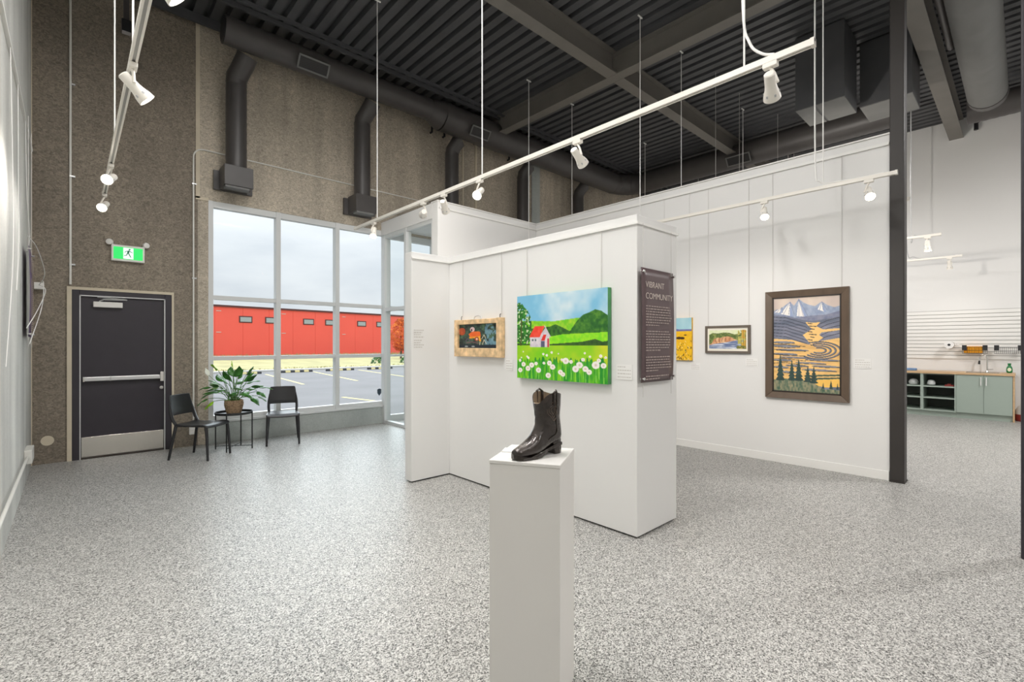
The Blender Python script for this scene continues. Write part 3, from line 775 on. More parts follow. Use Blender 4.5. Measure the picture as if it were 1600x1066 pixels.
inner = [ring(prof[-1], 0.955, top=True), ring(prof[-2], 0.93), ring(prof[-4], 0.9)]
b.loft([rings[-1], inner[0]], False, False)
sh = b.build('boot_upper', 'bronze', bo, smooth=True)
k = sh.modifiers.new('round', 'SUBSURF'); k.levels = 1; k.render_levels = 1
MB().loft(inner, False, True).build('lining', 'lining', bo, smooth=True)
sole = [(0.216,0.0),(0.212,0.020),(0.19,0.036),(0.155,0.046),(0.115,0.050),(0.08,0.046),(0.03,0.036),(-0.03,0.036),(-0.065,0.034),(-0.078,0.0)]
outl = sole + [(x, -y) for x, y in sole[1:-1][::-1]]
def solez(x): return 0.012 if x > 0.19 else (0.0 if x > 0.09 else (min(0.040, 0.040*((0.09-x)/0.10))))
nS = len(outl)
vs = [(x*SC, y*SC, (solez(x)+(0.010*((x-0.19)/0.03) if x > 0.19 else 0)-(0.012 if x>0.19 else 0))*SC) for x, y in outl] + [(x*SC, y*SC, (solez(x)+0.012+(0.006 if x>0.19 else 0))*SC) for x, y in outl]
vs = [(x, y, max(0.0, z)) for x, y, z in vs]
MB().add(vs, [tuple(range(nS))[::-1], tuple(range(nS, 2*nS))] + [(i, (i+1)%nS, (i+1)%nS+nS, i+nS) for i in range(nS)]).build('sole', 'bronze', bo)
def hring(z, x0, x1, w): return [Vector((x, y, z))*SC for x, y in ((x1, -w), (x1, w), ((x0+x1)/2, w*1.05), (x0+0.012, w*0.85), (x0, w*0.4), (x0, -w*0.4), (x0+0.012, -w*0.85), ((x0+x1)/2, -w*1.05))]
MB().loft([hring(0.0, -0.076, -0.022, 0.032), hring(0.02, -0.077, -0.016, 0.033), hring(0.068, -0.074, 0.0, 0.033)]).build('heel', 'bronze', bo)
for s in (-1, 1):
    seam = []
    for p in prof[7:]:
        (fx, fz), (bx, bz), w = p
        c = Vector((fx*0.42+bx*0.58, s*(w*0.985+0.0015), fz*0.42+bz*0.58)); seam.append(c*SC)
    seam[-1] = seam[-1] + Vector((0, 0, 0.027*SC))
    MB().tube(seam, 0.0025, 6).build('side_piping', 'bronze', bo, smooth=True)
    top = Vector((0.002, s*0.053, 0.274))*SC
    MB().tube([top+Vector((0.012,0.002*s,-0.035)), top+Vector((0.012,0.003*s,0.018)), top+Vector((0.0,0.001*s,0.026)), top+Vector((-0.012,-0.006*s,0.016)), top+Vector((-0.012,-0.008*s,-0.03))], 0.0055, 6).build('pull_strap', 'bronze', bo, smooth=True)
    stit = MB()
    for k in range(3):
        pts = []
        for i in range(26):
            th = 2*PI*i/25; r = 0.010 + 0.009*k
            z = 0.212 + r*1.5*math.sin(th)*(1+0.3*math.cos(3*th)); x = 0.018 + r*math.cos(th)*(1+0.25*math.sin(2*th))
            f = (z-0.15)/0.11; w = 0.046 + 0.010*max(0, min(1, f)); cx = 0.005; hx = 0.069
            yy = w*math.sqrt(max(0.05, 1-((x-cx)/hx)**2))
            pts.append(Vector((x, s*(yy+0.0005), z))*SC)
        stit.tube(pts, 0.0011, 5)
    stit.build('stitching', 'stitch', bo, smooth=True)
tag(BOX(-0.055, 0.055, -0.038, 0.038, 0, 0.003).build('title_card', 'card', None), 'blank white card lying on the plinth behind the boot toe', 'card')
tc_ = bpy.data.objects['title_card']; tc_.location = (1.40, 1.487, 1.0005); tc_.rotation_euler = (0, 0, ang)
tc_.rotation_euler = (0, 0, ang + 0.1)

# ================================================================== PAINTINGS
class Canvas:
    """a picture painted stroke by stroke on a vertex grid; u to the right, t downwards, both 0..1"""
    def __init__(self, w, h, col, asp=1.0, seed=1):
        self.w, self.h = w, h
        self.U, self.T = np.meshgrid((np.arange(w)+.5)/w, (np.arange(h)+.5)/h)
        self.C = np.zeros((h, w, 3)); self.C[:] = col
        self.rng = np.random.default_rng(seed); self.asp = asp
    def noise(self, nx, ny):
        g = self.rng.random((ny+2, nx+2)); x = self.U*nx; y = self.T*ny
        i = np.clip(x.astype(int), 0, nx); j = np.clip(y.astype(int), 0, ny); fx = x-i; fy = y-j
        fx = fx*fx*(3-2*fx); fy = fy*fy*(3-2*fy)
        return (g[j,i]*(1-fx)+g[j,i+1]*fx)*(1-fy)+(g[j+1,i]*(1-fx)+g[j+1,i+1]*fx)*fy
    def fbm(self, nx, ny, o=3):
        s = 0; a = 0.5; tot = 0
        for k in range(o): s = s + a*self.noise(nx*2**k, ny*2**k); tot += a; a *= .5
        return s/tot
    def fill(self, mask, col, col2=None, fac=None):
        col = np.array(col, float)
        if col2 is not None:
            f = fac[..., None]; v = col*(1-f)+np.array(col2, float)*f
            self.C[mask] = v[mask]
        else: self.C[mask] = col
        return self
    def poly(self, pts):
        m = np.zeros(self.U.shape, bool); n = len(pts)
        for i in range(n):
            (x0, y0), (x1, y1) = pts[i], pts[(i+1) % n]
            if y0 == y1: continue
            c = ((self.T >= min(y0,y1)) & (self.T < max(y0,y1))) & (self.U < x0+(self.T-y0)*(x1-x0)/(y1-y0))
            m ^= c
        return m
    def ell(self, u, t, ru, rt): return ((self.U-u)/ru)**2+((self.T-t)/rt)**2 < 1
    def below(self, pts):
        x, y = zip(*pts); return self.T > np.interp(self.U, x, y)
    def line(self, pts, w):
        m = np.zeros(self.U.shape, bool)
        for (x0, y0), (x1, y1) in zip(pts, pts[1:]):
            dx, dy = (x1-x0)*self.asp, y1-y0; L = dx*dx+dy*dy+1e-9
            s = np.clip((((self.U-x0)*self.asp)*dx+(self.T-y0)*dy)/L, 0, 1)
            m |= ((self.U-x0)*self.asp-s*dx)**2+(self.T-y0-s*dy)**2 < w*w
        return m
    def mesh(self, name, y0, y1, z0, z1, x, parent):
        """upright sheet facing -X, u=0 at y0 (the viewer's left)"""
        w, h = self.w, self.h
        ys = np.linspace(y0, y1, w); zs = np.linspace(z1, z0, h)
        Yg, Zg = np.meshgrid(ys, zs)
        co = np.stack([np.full(Yg.shape, x), Yg, Zg], -1).reshape(-1, 3)
        idx = np.arange(w*h).reshape(h, w)
        f = np.stack([idx[:-1,:-1], idx[1:,:-1], idx[1:,1:], idx[:-1,1:]], -1).reshape(-1, 4)
        me = bpy.data.meshes.new(name); me.from_pydata(co.tolist(), [], f.tolist()); me.update()
        c = np.clip(self.C, 0, 255)/255.; lin = np.where(c <= .04045, c/12.92, ((c+.055)/1.055)**2.4)
        a = me.color_attributes.new('paint', 'FLOAT_COLOR', 'POINT')
        a.data.foreach_set('color', np.concatenate([lin.reshape(-1,3), np.ones((w*h,1))], 1).astype(np.float32).ravel())
        me.materials.append(M['paint'])
        o = bpy.data.objects.new(name, me); COL.objects.link(o)
        if parent: o.parent = parent
        return o

def cables(par, ys, z0, z1, x):
    for y in ys: MB().tube([(x, y, z0), (x, y, z1)], 0.0022, 5).build('hanging_cable', 'wire', par)

# --- farmhouse and dandelions
c = Canvas(270, 200, (150, 205, 228), 1.37, 3)
n1 = c.fbm(4, 3, 4); n2 = c.fbm(40, 30, 2); n3 = c.fbm(60, 8, 2)
c.fill(c.T < 2, (126, 190, 222), (224, 234, 238), np.clip((n1-.35)*2.2+c.U*.35-.1, 0, 1))
c.fill(c.below([(0,.30),(.2,.31),(.45,.325),(.7,.30),(1,.30)]), (96, 196, 20), (190, 214, 60), n2)
c.fill(c.below([(0,.37),(.2,.40),(.4,.385),(.47,.36),(.55,.40),(.62,.44),(.72,.40),(1,.38)]), (22, 74, 22), (74, 132, 34), np.clip(n2*1.3-.15,0,1))
bush = c.below([(0,1.1),(.62,1.1),(.64,.42),(.70,.33),(.76,.27),(.82,.25),(.88,.22),(.94,.24),(1,.29)]) & (c.T < .5)
c.fill(bush, (24, 92, 28), (84, 140, 40), np.clip(n2*1.5-.3,0,1))
c.fill(c.below([(0,.56),(.40,.50),(.55,.475),(.7,.47),(1,.46)]), (104, 214, 16), (176, 230, 40), n2)
c.fill(c.below([(0,.575),(.4,.585),(.75,.56),(.82,.545),(.88,.53),(.95,.56),(1,.55)]) & (c.T < .62), (26, 66, 24), (70, 110, 30), n2)
c.fill(c.T > .60, (120, 206, 14), (206, 216, 40), np.clip(c.fbm(6,5,3)*1.6-.3,0,1))
c.fill((c.T > .77+.12*(n3-.5)), (18, 140, 40), (128, 206, 20), np.clip(n3*1.7-.35,0,1))
tree = c.ell(.065,.36,.12,.22) | c.ell(.03,.2,.07,.12) | c.ell(.10,.45,.09,.14) | c.ell(.06,.28,.09,.15)
c.fill(tree & (n2 > .32), (18, 84, 24), (60, 150, 40), np.clip(n2*1.6-.4,0,1))
c.fill(tree & (c.fbm(70,50,1) > .74), (206, 224, 176))
c.fill(c.line([(.05,.6),(.055,.45),(.06,.3)], .008), (88, 70, 34))
c.fill(c.poly([(.165,.495),(.28,.495),(.355,.395),(.40,.48),(.40,.62),(.165,.62)]), (232, 224, 226), (196, 186, 200), n2)
c.fill(c.poly([(.155,.505),(.225,.375),(.345,.375),(.285,.505)]), (232, 52, 34), (246, 92, 70), n2)
c.fill(c.line([(.345,.375),(.41,.50)], .006), (206, 196, 206))
c.fill(c.poly([(.30,.545),(.33,.475),(.365,.475),(.345,.545)]), (226, 50, 40))
c.fill(c.poly([(.30,.62),(.30,.55),(.345,.55),(.345,.62)]), (86, 92, 120))
c.fill(c.poly([(.375,.62),(.375,.52),(.395,.52),(.395,.62)]), (200, 70, 70))
for uu in (.19, .225): c.fill(c.poly([(uu,.55),(uu,.525),(uu+.02,.525),(uu+.02,.55)]), (96, 110, 120))
for t_ in (.52,.545,.57,.595): c.fill(c.line([(.17,t_),(.285,t_)], .0022), (170, 150, 160))
dand = [(182,840,20),(213,793,20),(255,828,22),(290,800,22),(330,788,15),(352,843,22),(437,888,22),(400,785,12),(447,785,20),(475,818,22),(540,862,20),(560,880,18),(583,768,25),(625,775,14),(660,835,25),(690,803,25),(717,758,14),(735,835,22),(762,862,20),(810,803,28),(865,808,20),(832,765,15),(845,727,12),(880,740,9),(395,710,10),(425,720,10),(467,697,10),(523,707,6),(730,703,8),(768,733,9),(260,740,10),(247,728,8),(193,738,6),(180,760,12),(210,688,6),(552,758,10)]
for x, y, r in dand:
    uu = (x-150)/745; ty = 232-80*uu; by = 905+60*uu; tt = (y-ty)/(by-ty)
    if r > 12: c.fill(c.line([(uu,tt),(uu+.004,min(1,tt+.2))], .0035), (150, 220, 90))
for x, y, r in dand:
    uu = (x-150)/745; ty = 232-80*uu; by = 905+60*uu; tt = (y-ty)/(by-ty)
    c.fill(c.ell(uu, tt, r/745, r/700*.98), (246, 240, 234)); c.fill(c.ell(uu, tt, r/745*.35, r/700*.35), (226, 206, 196))
ph = thing('farmhouse_painting', 'unframed canvas of a red roofed farmhouse among white dandelions', 'painting', (PX-0.002, 2.705, 1.145))
BOX(-0.045, 0.0, -0.51, 0.51, 0, 0.755).build('stretcher', mat('canvas_edge', srgb(84, 150, 96), 0.7, var=0.4, vscale=5), ph)
c.mesh('painted_front', 0.51, -0.51, 0, 0.755, -0.0465, ph)
cables(ph, (0.42, -0.42), 0.75, 1.215, -0.010)

# --- tractor in an old window frame
c = Canvas(150, 90, (48, 66, 56), 1.6, 5)
n2 = c.fbm(14, 9, 4)
c.fill(c.T < 2, (24, 34, 36), (92, 128, 92), np.clip(n2*1.7-.45,0,1))
c.fill((c.U > .68) & (c.fbm(16,6,3) > .5), (60, 96, 116), (140, 180, 190), n2)
c.fill((c.U < .2) & c.ell(.08,.3,.09,.16), (150, 62, 30), (206, 90, 40), n2)
c.fill(c.T > .86, (20, 34, 48))
for uu in (.2,.38): c.fill(c.ell(uu,.93,.045,.03), (150, 160, 160))
c.fill(c.poly([(.26,.42),(.36,.30),(.56,.32),(.58,.52),(.30,.54)]), (226, 84, 26), (240, 120, 40), n2)
c.fill(c.poly([(.27,.54),(.56,.50),(.59,.72),(.54,.72),(.52,.58),(.28,.60)]), (246, 190, 50), (230, 130, 30), n2)
c.fill(c.ell(.36,.22,.06,.10), (226, 196, 196)); c.fill(c.ell(.34,.25,.022,.05), (60, 30, 30))
c.fill(c.ell(.475,.62,.055,.09), (160, 60, 30)); c.fill(c.ell(.475,.62,.025,.045), (240, 200, 170))
c.fill(c.ell(.24,.70,.06,.10) & ~c.ell(.24,.70,.04,.07), (90, 80, 100))
for p in ([(.60,.62),(.66,.46),(.70,.60)], [(.62,.84),(.66,.66),(.72,.82)], [(.55,.86),(.56,.74)]): c.fill(c.line(p, .012), (206, 196, 170))
c.fill(c.line([(.2,.78),(.36,.74),(.52,.80)], .014), (120, 70, 80))
ph = thing('tractor_painting', 'small painting of an orange tractor in a rough wooden window frame', 'painting', (PX-0.002, 3.822, 1.325))
for y0, y1, nm in ((0.378, 0.318, 0), (-0.385, -0.315, 1)):
    BOX(-0.055, 0.0, y0, y1, 0.0, 0.392).build('frame_stile', 'wood', ph, 0.004)
BOX(-0.053, 0.0, -0.315, 0.318, 0.34, 0.388).build('frame_rail', 'wood', ph, 0.004)
BOX(-0.053, 0.0, -0.315, 0.318, 0.002, 0.092).build('frame_rail', 'wood', ph, 0.004)
BOX(-0.028, -0.004, -0.32, 0.32, 0.085, 0.345).build('backing', 'wood_dark', ph)
c.mesh('painted_front', 0.318, -0.315, 0.092, 0.34, -0.0295, ph)
MB().tube([(-0.03, 0.06, 0.388), (-0.03, 0.05, 0.415), (-0.03, 0.02, 0.425), (-0.03, -0.02, 0.425), (-0.03, -0.05, 0.415), (-0.03, -0.06, 0.388)], 0.006, 6).build('sash_handle', 'silver', ph, smooth=True)
for y in (0.28, -0.345): MB().tube([(-0.03, y, 0.388), (-0.03, y, 0.42), (-0.02, y, 0.43)], 0.004, 6).build('hook', 'black', ph)
cables(ph, (0.28, -0.345), 0.41, 1.035, -0.012)

# --- mountains and golden river, broad brown frame
c = Canvas(190, 270, (196, 180, 164), .66, 8)
n1 = c.fbm(6, 4, 3); n2 = c.fbm(24, 30, 3); n3 = c.fbm(5, 34, 3)
c.fill(c.T < .12, (190, 172, 166), (232, 216, 198), n1)
ridge = [(0,.14),(.06,.12),(.10,.125),(.20,.075),(.27,.045),(.33,.09),(.40,.02),(.47,.06),(.54,.085),(.64,.105),(.74,.06),(.82,.10),(.92,.125),(1,.11)]
c.fill(c.below(ridge), (128, 142, 172), (176, 186, 204), n2)
for pk, l, r in (((.27,.045),(.12,.17),(.40,.20)), ((.40,.02),(.37,.20),(.60,.21)), ((.74,.06),(.68,.14),(.86,.17)), ((.14,.10),(.02,.15),(.2,.16))):
    mx_ = (pk[0]*.5+r[0]*.5, pk[1]*.5+r[1]*.5)
    c.fill(c.poly([pk, l, (l[0]*.35+r[0]*.65, r[1])]), (242, 236, 230)); c.fill(c.poly([pk, (l[0]*.5+r[0]*.5, r[1]), (l[0]*.3+r[0]*.7, r[1])]), (150, 164, 196))
    for k in range(3):
        f = .15+.3*k; c.fill(c.line([pk, (l[0]+(r[0]-l[0])*f, l[1]+.01)], .0022), (128, 136, 160))
c.fill(c.below([(0,.17),(.2,.19),(.35,.215),(.6,.20),(.8,.195),(1,.16)]), (104, 112, 140), (150, 150, 166), n2)
c.fill(c.below([(0,.19),(.25,.21),(.45,.24),(.6,.255),(1,.22)]), (92, 100, 118), (142, 142, 158), np.clip(n3*1.4-.2,0,1))
for k in range(8):
    y0 = .20+.034*k; c.fill(c.line([(0,y0),(.2,y0+.012),(.36,y0+.05),(.52,y0+.085)], .003), (50, 54, 68))
for k in range(5):
    y0 = .235+.04*k; c.fill(c.line([(1,y0-.01),(.82,y0+.02),(.68,y0+.065)], .003), (56, 58, 70))
gold, dark, slate = (242, 198, 124), (66, 60, 58), (116, 120, 134)
c.fill(c.below([(0,.435),(.3,.45),(.55,.50),(.75,.46),(1,.43)]) & (c.T < .90), gold, (214, 166, 100), np.clip((n3-.4)*2,0,1))
c.fill(c.poly([(.50,.265),(.60,.275),(.72,.27),(.66,.31),(.76,.345),(.99,.335),(.99,.355),(.74,.375),(.70,.40),(.76,.43),(.68,.47),(.66,.52),(.62,.52),(.55,.47),(.50,.43),(.46,.40),(.53,.37),(.60,.34),(.54,.30)]), gold)
for k in range(9):
    tt = .28+.028*k; c.fill(c.line([(.54+.02*(k%3),tt),(.60+.03*((k*2)%3),tt+.006)], .0045), dark)
for u0, u1, tt, w in ((0,.34,.475,.012),(0,.42,.515,.016),(.05,.55,.555,.010),(0,.38,.60,.012),(.1,.6,.635,.008),(0,.3,.665,.010),(.35,.8,.69,.008),(.5,1,.655,.010),(.6,1,.72,.009),(.2,.55,.72,.010),(.45,.95,.76,.009),(0,.25,.74,.010),(.1,.4,.79,.010)):
    um = (u0+u1)/2; c.fill(((c.U-um)/((u1-u0)/2))**2+((c.T-tt-.02*(c.U-um))/w)**2 < 1, slate, (150, 150, 158), n2)
    c.fill(c.line([(u0,tt+.004),(um,tt+w+.004),(u1,tt+.01)], .003), dark)
for k in range(4):
    r = .075+.055*k; a = np.linspace(-.62*PI, .75*PI, 30)
    for off, w, col in ((0, .0075, slate), (.012, .003, dark)):
        c.fill(c.line([(.70+(r+off)*1.25*math.cos(x), .56+(r+off)*.36*math.sin(x)) for x in a], w), col)
for k in range(5):
    tt = .50+.05*k; c.fill(c.line([(0,tt),(.2,tt+.012*math.sin(k)),(.5,tt+.02)], .003), dark)
for tt in (.815, .845): c.fill(c.line([(.5,tt+.012),(.75,tt),(1,tt-.01)], .009), (74, 92, 74))
c.fill(c.poly([(.6,.87),(.98,.84),(1,.92),(.8,.935),(.66,.92)]), (246, 196, 96))
c.fill(c.below([(0,.88),(.15,.865),(.3,.86),(.5,.875),(.64,.90),(.75,.95),(1,.955)]), (72, 100, 82), (160, 150, 118), np.clip(c.fbm(40,30,2)*1.6-.3,0,1))
for uu, t0, t1, w in ((.115,.60,.885,.075), (.295,.655,.88,.065), (.40,.65,.88,.075), (.535,.725,.89,.065), (.625,.725,.90,.065), (.87,.86,.95,.03), (.76,.89,.95,.022), (.96,.89,.95,.02)):
    pts = [(uu, t0)]
    for k in range(1, 7): pts += [(uu+w*k/6, t0+(t1-t0)*k/6-.008), (uu+w*k/6*.6, t0+(t1-t0)*k/6)]
    pts += [(uu-(p_[0]-uu), p_[1]) for p_ in pts[1:][::-1]]
    c.fill(c.poly(pts), (38, 58, 56), (58, 84, 76), n2)
edge = (c.U < .012) | (c.U > .988) | (c.T < .008) | (c.T > .992); c.fill(edge, (40, 36, 40))
pm = thing('mountain_painting', 'large framed painting of snowy mountains and a winding golden river', 'painting', (6.398, 1.765, 0.797))
hw, HH, fw = 0.437, 1.308, 0.078
for nm, pl_ in (('frame_stile', [(hw,0),(hw-fw,fw),(hw-fw,HH-fw),(hw,HH)]), ('frame_stile', [(-hw,0),(-hw+fw,fw),(-hw+fw,HH-fw),(-hw,HH)]),
               ('frame_rail', [(hw,0),(hw-fw,fw),(-hw+fw,fw),(-hw,0)]), ('frame_rail', [(hw,HH),(hw-fw,HH-fw),(-hw+fw,HH-fw),(-hw,HH)])):
    b = MB(); n = 4
    b.add([(-0.045, u_, v_) if i in (0, 3) else (-0.030, u_, v_) for i, (u_, v_) in enumerate(pl_)] + [(-0.002, u_, v_) for u_, v_ in pl_], [(0,1,2,3),(7,6,5,4)] + [(i,(i+1)%4,(i+1)%4+4,i+4) for i in range(4)])
    b.build(nm, 'walnut', pm, 0.004)
for y0, y1, z0, z1 in ((hw-fw-.002, hw-fw-.012, fw, HH-fw), (-hw+fw+.002, -hw+fw+.012, fw, HH-fw), (-hw+fw, hw-fw, fw, fw+.01), (-hw+fw, hw-fw, HH-fw-.01, HH-fw)):
    BOX(-0.034, -0.004, y0, y1, z0, z1).build('inner_lip', 'walnut_lip', pm)
BOX(-0.018, -0.003, -hw+fw-.01, hw-fw+.01, fw-.01, HH-fw+.01).build('backing', 'walnut_lip', pm)
c.mesh('painted_front', hw-fw-.01, -hw+fw+.01, fw+.008, HH-fw-.008, -0.0195, pm)
cables(pm, (0.36, -0.36), HH-0.01, 2.80, -0.009)

# --- framed river watercolour
c = Canvas(150, 80, (238, 236, 214), 1.9, 11)
n2 = c.fbm(24, 12, 3); n3 = c.fbm(6, 26, 3)
c.fill(c.T < .3, (236, 236, 206), (216, 226, 176), n2)
c.fill(c.below([(0,.25),(.1,.15),(.25,.18),(.4,.13),(.55,.15),(.7,.24),(1,.1)]), (70, 92, 40), (150, 160, 90), np.clip(n2*1.6-.3,0,1))
c.fill(c.below([(0,.78),(.08,.70),(.14,.48),(.25,.40),(.32,.42),(.40,.36),(.52,.33),(.62,.40),(.7,.5),(.8,.55),(1,.6)]), (196, 130, 88), (236, 196, 150), np.clip(c.fbm(30,6,2)*1.6-.3,0,1))
for uu in (.2,.3,.37,.46,.58): c.fill(c.line([(uu,.42),(uu-.02,.62)], .012), (120, 78, 60))
c.fill(c.below([(0,.80),(.2,.72),(.45,.66),(.7,.56),(1,.50)]), (104, 120, 158), (226, 230, 236), np.clip((n3-.35)*2.6,0,1))
c.fill((c.U > .78) & (c.fbm(14,10,3) > .40), (150, 150, 60), (226, 210, 130), n2)
c.fill((c.U > .88) & (c.fbm(10,10,2) > .48), (206, 160, 60))
c.fill((c.U > .74) & (c.T > .82) & (n2 > .4), (110, 112, 50))
for uu in (.86,.92,.97): c.fill(c.line([(uu,.0),(uu+.01,.95)], .008), (86, 80, 50))
pr_ = thing('river_painting', 'small framed watercolour of a rocky river bank in a cream mat', 'painting', (6.398, 2.68, 1.335))
hw, HH, fw = 0.295, 0.368, 0.030
for y0, y1 in ((hw, hw-fw), (-hw, -hw+fw)): BOX(-0.035, -0.002, y0, y1, 0, HH).build('frame_stile', 'greyframe', pr_, 0.003)
for z0, z1 in ((0, fw), (HH-fw, HH)): BOX(-0.034, -0.002, -hw+fw, hw-fw, z0, z1).build('frame_rail', 'greyframe', pr_, 0.003)
BOX(-0.020, -0.003, -hw+fw-.005, hw-fw+.005, fw-.005, HH-fw+.005).build('mat_board', 'matboard', pr_)
c.mesh('painted_front', hw-fw-.022, -hw+fw+.022, fw+.03, HH-fw-.03, -0.021, pr_)
cables(pr_, (0.26, -0.27), HH-0.01, 2.27, -0.009)

# --- sunflower field canvas
c = Canvas(110, 140, (246, 196, 26), .73, 14)
n2 = c.fbm(20, 24, 3)
c.fill(c.T < 2, (250, 206, 34), (236, 172, 14), n2)
c.fill(c.T < .29, (150, 200, 216), (186, 220, 226), c.fbm(4,4,3))
c.fill(c.below([(0,.20),(.3,.23),(.6,.27),(1,.275)]) & (c.T < .315), (96, 104, 168), (130, 120, 170), n2)
c.fill(c.ell(.60,.475,.10,.03) | c.ell(.70,.48,.08,.03), (62, 40, 14)); c.fill(c.ell(.80,.405,.05,.014), (96, 60, 16))
rg = np.random.default_rng(2)
for i in range(120):
    uu, tt = rg.random(), .45+.55*rg.random()**.6
    c.fill(c.line([(uu,tt),(uu+rg.uniform(-.03,.03),tt+.03)], .006), (86, 58, 18) if rg.random() < .6 else (252, 226, 150))
ps = thing('sunflower_canvas', 'small unframed canvas of a yellow field under pale blue sky', 'painting', (6.398, 3.40, 1.228))
BOX(-0.036, 0.0, -0.235, 0.235, 0, 0.60).build('stretcher', mat('yellow_edge', srgb(226, 178, 40), 0.7, var=0.2), ps)
c.mesh('painted_front', 0.235, -0.235, 0, 0.60, -0.0375, ps)
cables(ps, (0.2, -0.19), 0.59, 2.375, -0.009)

# --- wall cards with tiny unreadable print
def wall_card(label, p, size, axis, rows=4):
    w, h = size
    t = thing('wall_card', label, 'card', p, 0.0 if axis == 'x' else PI/2, 'small wall cards beside artworks')
    BOX(-0.004, 0.0, -w/2, w/2, -h/2, h/2).build('card_body', 'card', t)
    r = random.Random(label)
    for i in range(rows):
        z = h*0.34 - i*h*0.68/max(1, rows-1); y = w*0.42; b = MB()
        end = -w*(0.42 if i else 0.1)
        while y > end:
            l = r.uniform(.008, .022); b.box(-0.0048, -0.004, y, max(y-l, end), z-0.0035, z+0.0035); y -= l+0.005
        b.build('print_line', 'ink', t)
    return t
wall_card('white card to the lower right of the tractor painting', (PX-0.001, 3.372, 1.26), (0.10, 0.105), 'x')
wall_card('white card to the lower right of the farmhouse painting', (PX-0.001, 2.075, 1.245), (0.14, 0.115), 'x')
wall_card('white card below the sunflower canvas', (6.399, 3.13, 1.143), (0.14, 0.10), 'x')
wall_card('white card below the framed river watercolour', (6.399, 2.376, 1.223), (0.15, 0.10), 'x')
wall_card('white card to the right of the mountain painting', (6.399, 1.213, 1.243), (0.16, 0.11), 'x')
# vinyl text on the wing (faces the viewer along -Y)
t = thing('wall_text', 'small block of faint wall text on the partition wing', 'wall text', (2.71, 4.366, 1.52))
r = random.Random(4)
for i in range(8):
    z = 0.085 - i*0.024 - (0.012 if i > 3 else 0); x = -0.07; end = 0.05 - 0.02*(i % 3); b = MB()
    while x < end:
        l = r.uniform(.010, .028); b.box(x, min(x+l, end), -0.001, 0.0, z-0.005, z+0.005); x += l+0.007
    b.build('print_line', 'ink', t)

# ================================================================== BANNERS
def text_obj(txt, size, loc, rot, m, par):
    cu = bpy.data.curves.new('title_text', 'FONT'); cu.body = txt; cu.size = size; cu.extrude = 0.0004; cu.space_line = 0.92; cu.offset = -0.0006
    o = bpy.data.objects.new('title_text', cu); COL.objects.link(o); o.parent = par; o.location = loc; o.rotation_euler = rot
    bpy.context.view_layer.update()
    me = bpy.data.meshes.new_from_object(o.evaluated_get(bpy.context.evaluated_depsgraph_get()))
    bpy.data.objects.remove(o); me.materials.clear(); me.materials.append(M[m])
    o = bpy.data.objects.new('title_text', me); COL.objects.link(o); o.parent = par; o.location = loc; o.rotation_euler = rot
    return o
def banner(label, loc, rz, w, h, mname, title, ztop, paras):
    """hanging sheet facing local -Y, x to the right, origin at lower middle"""
    t = thing('text_banner', label, 'banner', loc, rz)
    b = MB(); n = 14
    vs = []; fs = []
    for j in range(n+1):
        z = h*j/n; bulge = 0.010*math.sin(PI*j/n)
        for i in range(7):
            x = -w/2+w*i/6; vs.append((x, -bulge-0.004*math.cos(PI*i/6), z))
    for j in range(n):
        for i in range(6):
            a = j*7+i; fs.append((a, a+1, a+8, a+7))
    sh = b.add(vs, fs).build('sheet', mname, t, smooth=True)
    k = sh.modifiers.new('thick', 'SOLIDIFY'); k.thickness = 0.0012; k.offset = 0
    yq = -0.0165
    if title:
        for i, s in enumerate(title):
            text_obj(s, 0.066, (-w/2+0.045, yq, h-0.145-0.085*i), (PI/2, 0, 0), 'letters', t)
    r = random.Random(label)
    for z0, z1, last in paras:
        z = z0
        while z > z1:
            b = MB(); x = -w/2+0.05; end = w/2-0.055 - r.uniform(0, 0.05) - (w*0.35 if z-0.021 <= z1 else 0)
            while x < end:
                l = r.uniform(.012, .045); b.box(x, min(x+l, end), yq-0.0004, yq+0.0002, z-0.0045, z+0.0045); x += l+0.009
            b.build('print_line', 'letters_dim', t); z -= 0.0205
    for sx in (-1, 1):
        for z in (0.03, h-0.03):
            MB().tube([(sx*(w/2-0.02), -0.024, z), (sx*(w/2-0.02), 0.006, z)], 0.011, 10).build('grommet', 'chrome', t, smooth=True)
        MB().tube([(sx*(w/2-0.035), 0.0, h-0.03), (sx*(w/2-0.035), 0.0, ztop)], 0.002, 5).build('hanging_cable', 'wire', t)
        MB().tube([(sx*(w/2-0.035), 0.0, 0.03), (sx*(w/2-0.035), 0.0, -0.11)], 0.002, 5).build('hanging_cable', 'wire', t)
    return t
banner('plum banner headed VIBRANT COMMUNITY on the end of the partition', (3.335, 1.935, 1.17), 0, 0.485, 0.86, 'banner', ('VIBRANT', 'COMMUNITY'), 1.19,
       ((0.575, 0.42, 1), (0.385, 0.225, 1), (0.19, 0.045+0.03, 1), (0.045, 0.02, 1)))
t = banner('violet text banner hanging flat on the concrete side wall', (-0.315, 6.95, 1.53), PI/2, 0.60, 0.90, 'banner2', (), 2.18, ((0.80, 0.64, 1), (0.58, 0.06, 1)))
for i, s in enumerate(((0.06, 0.80), (0.06, 0.70))): pass
t = thing('loose_wires', 'loose white picture wires curling from a small white box on the side wall', 'wire', (-0.285, 7.95, 2.16))
BOX(-0.045, 0.035, 0.04, 0.138, -0.045, 0.035).build('wire_box', 'plasticw', t, 0.004)
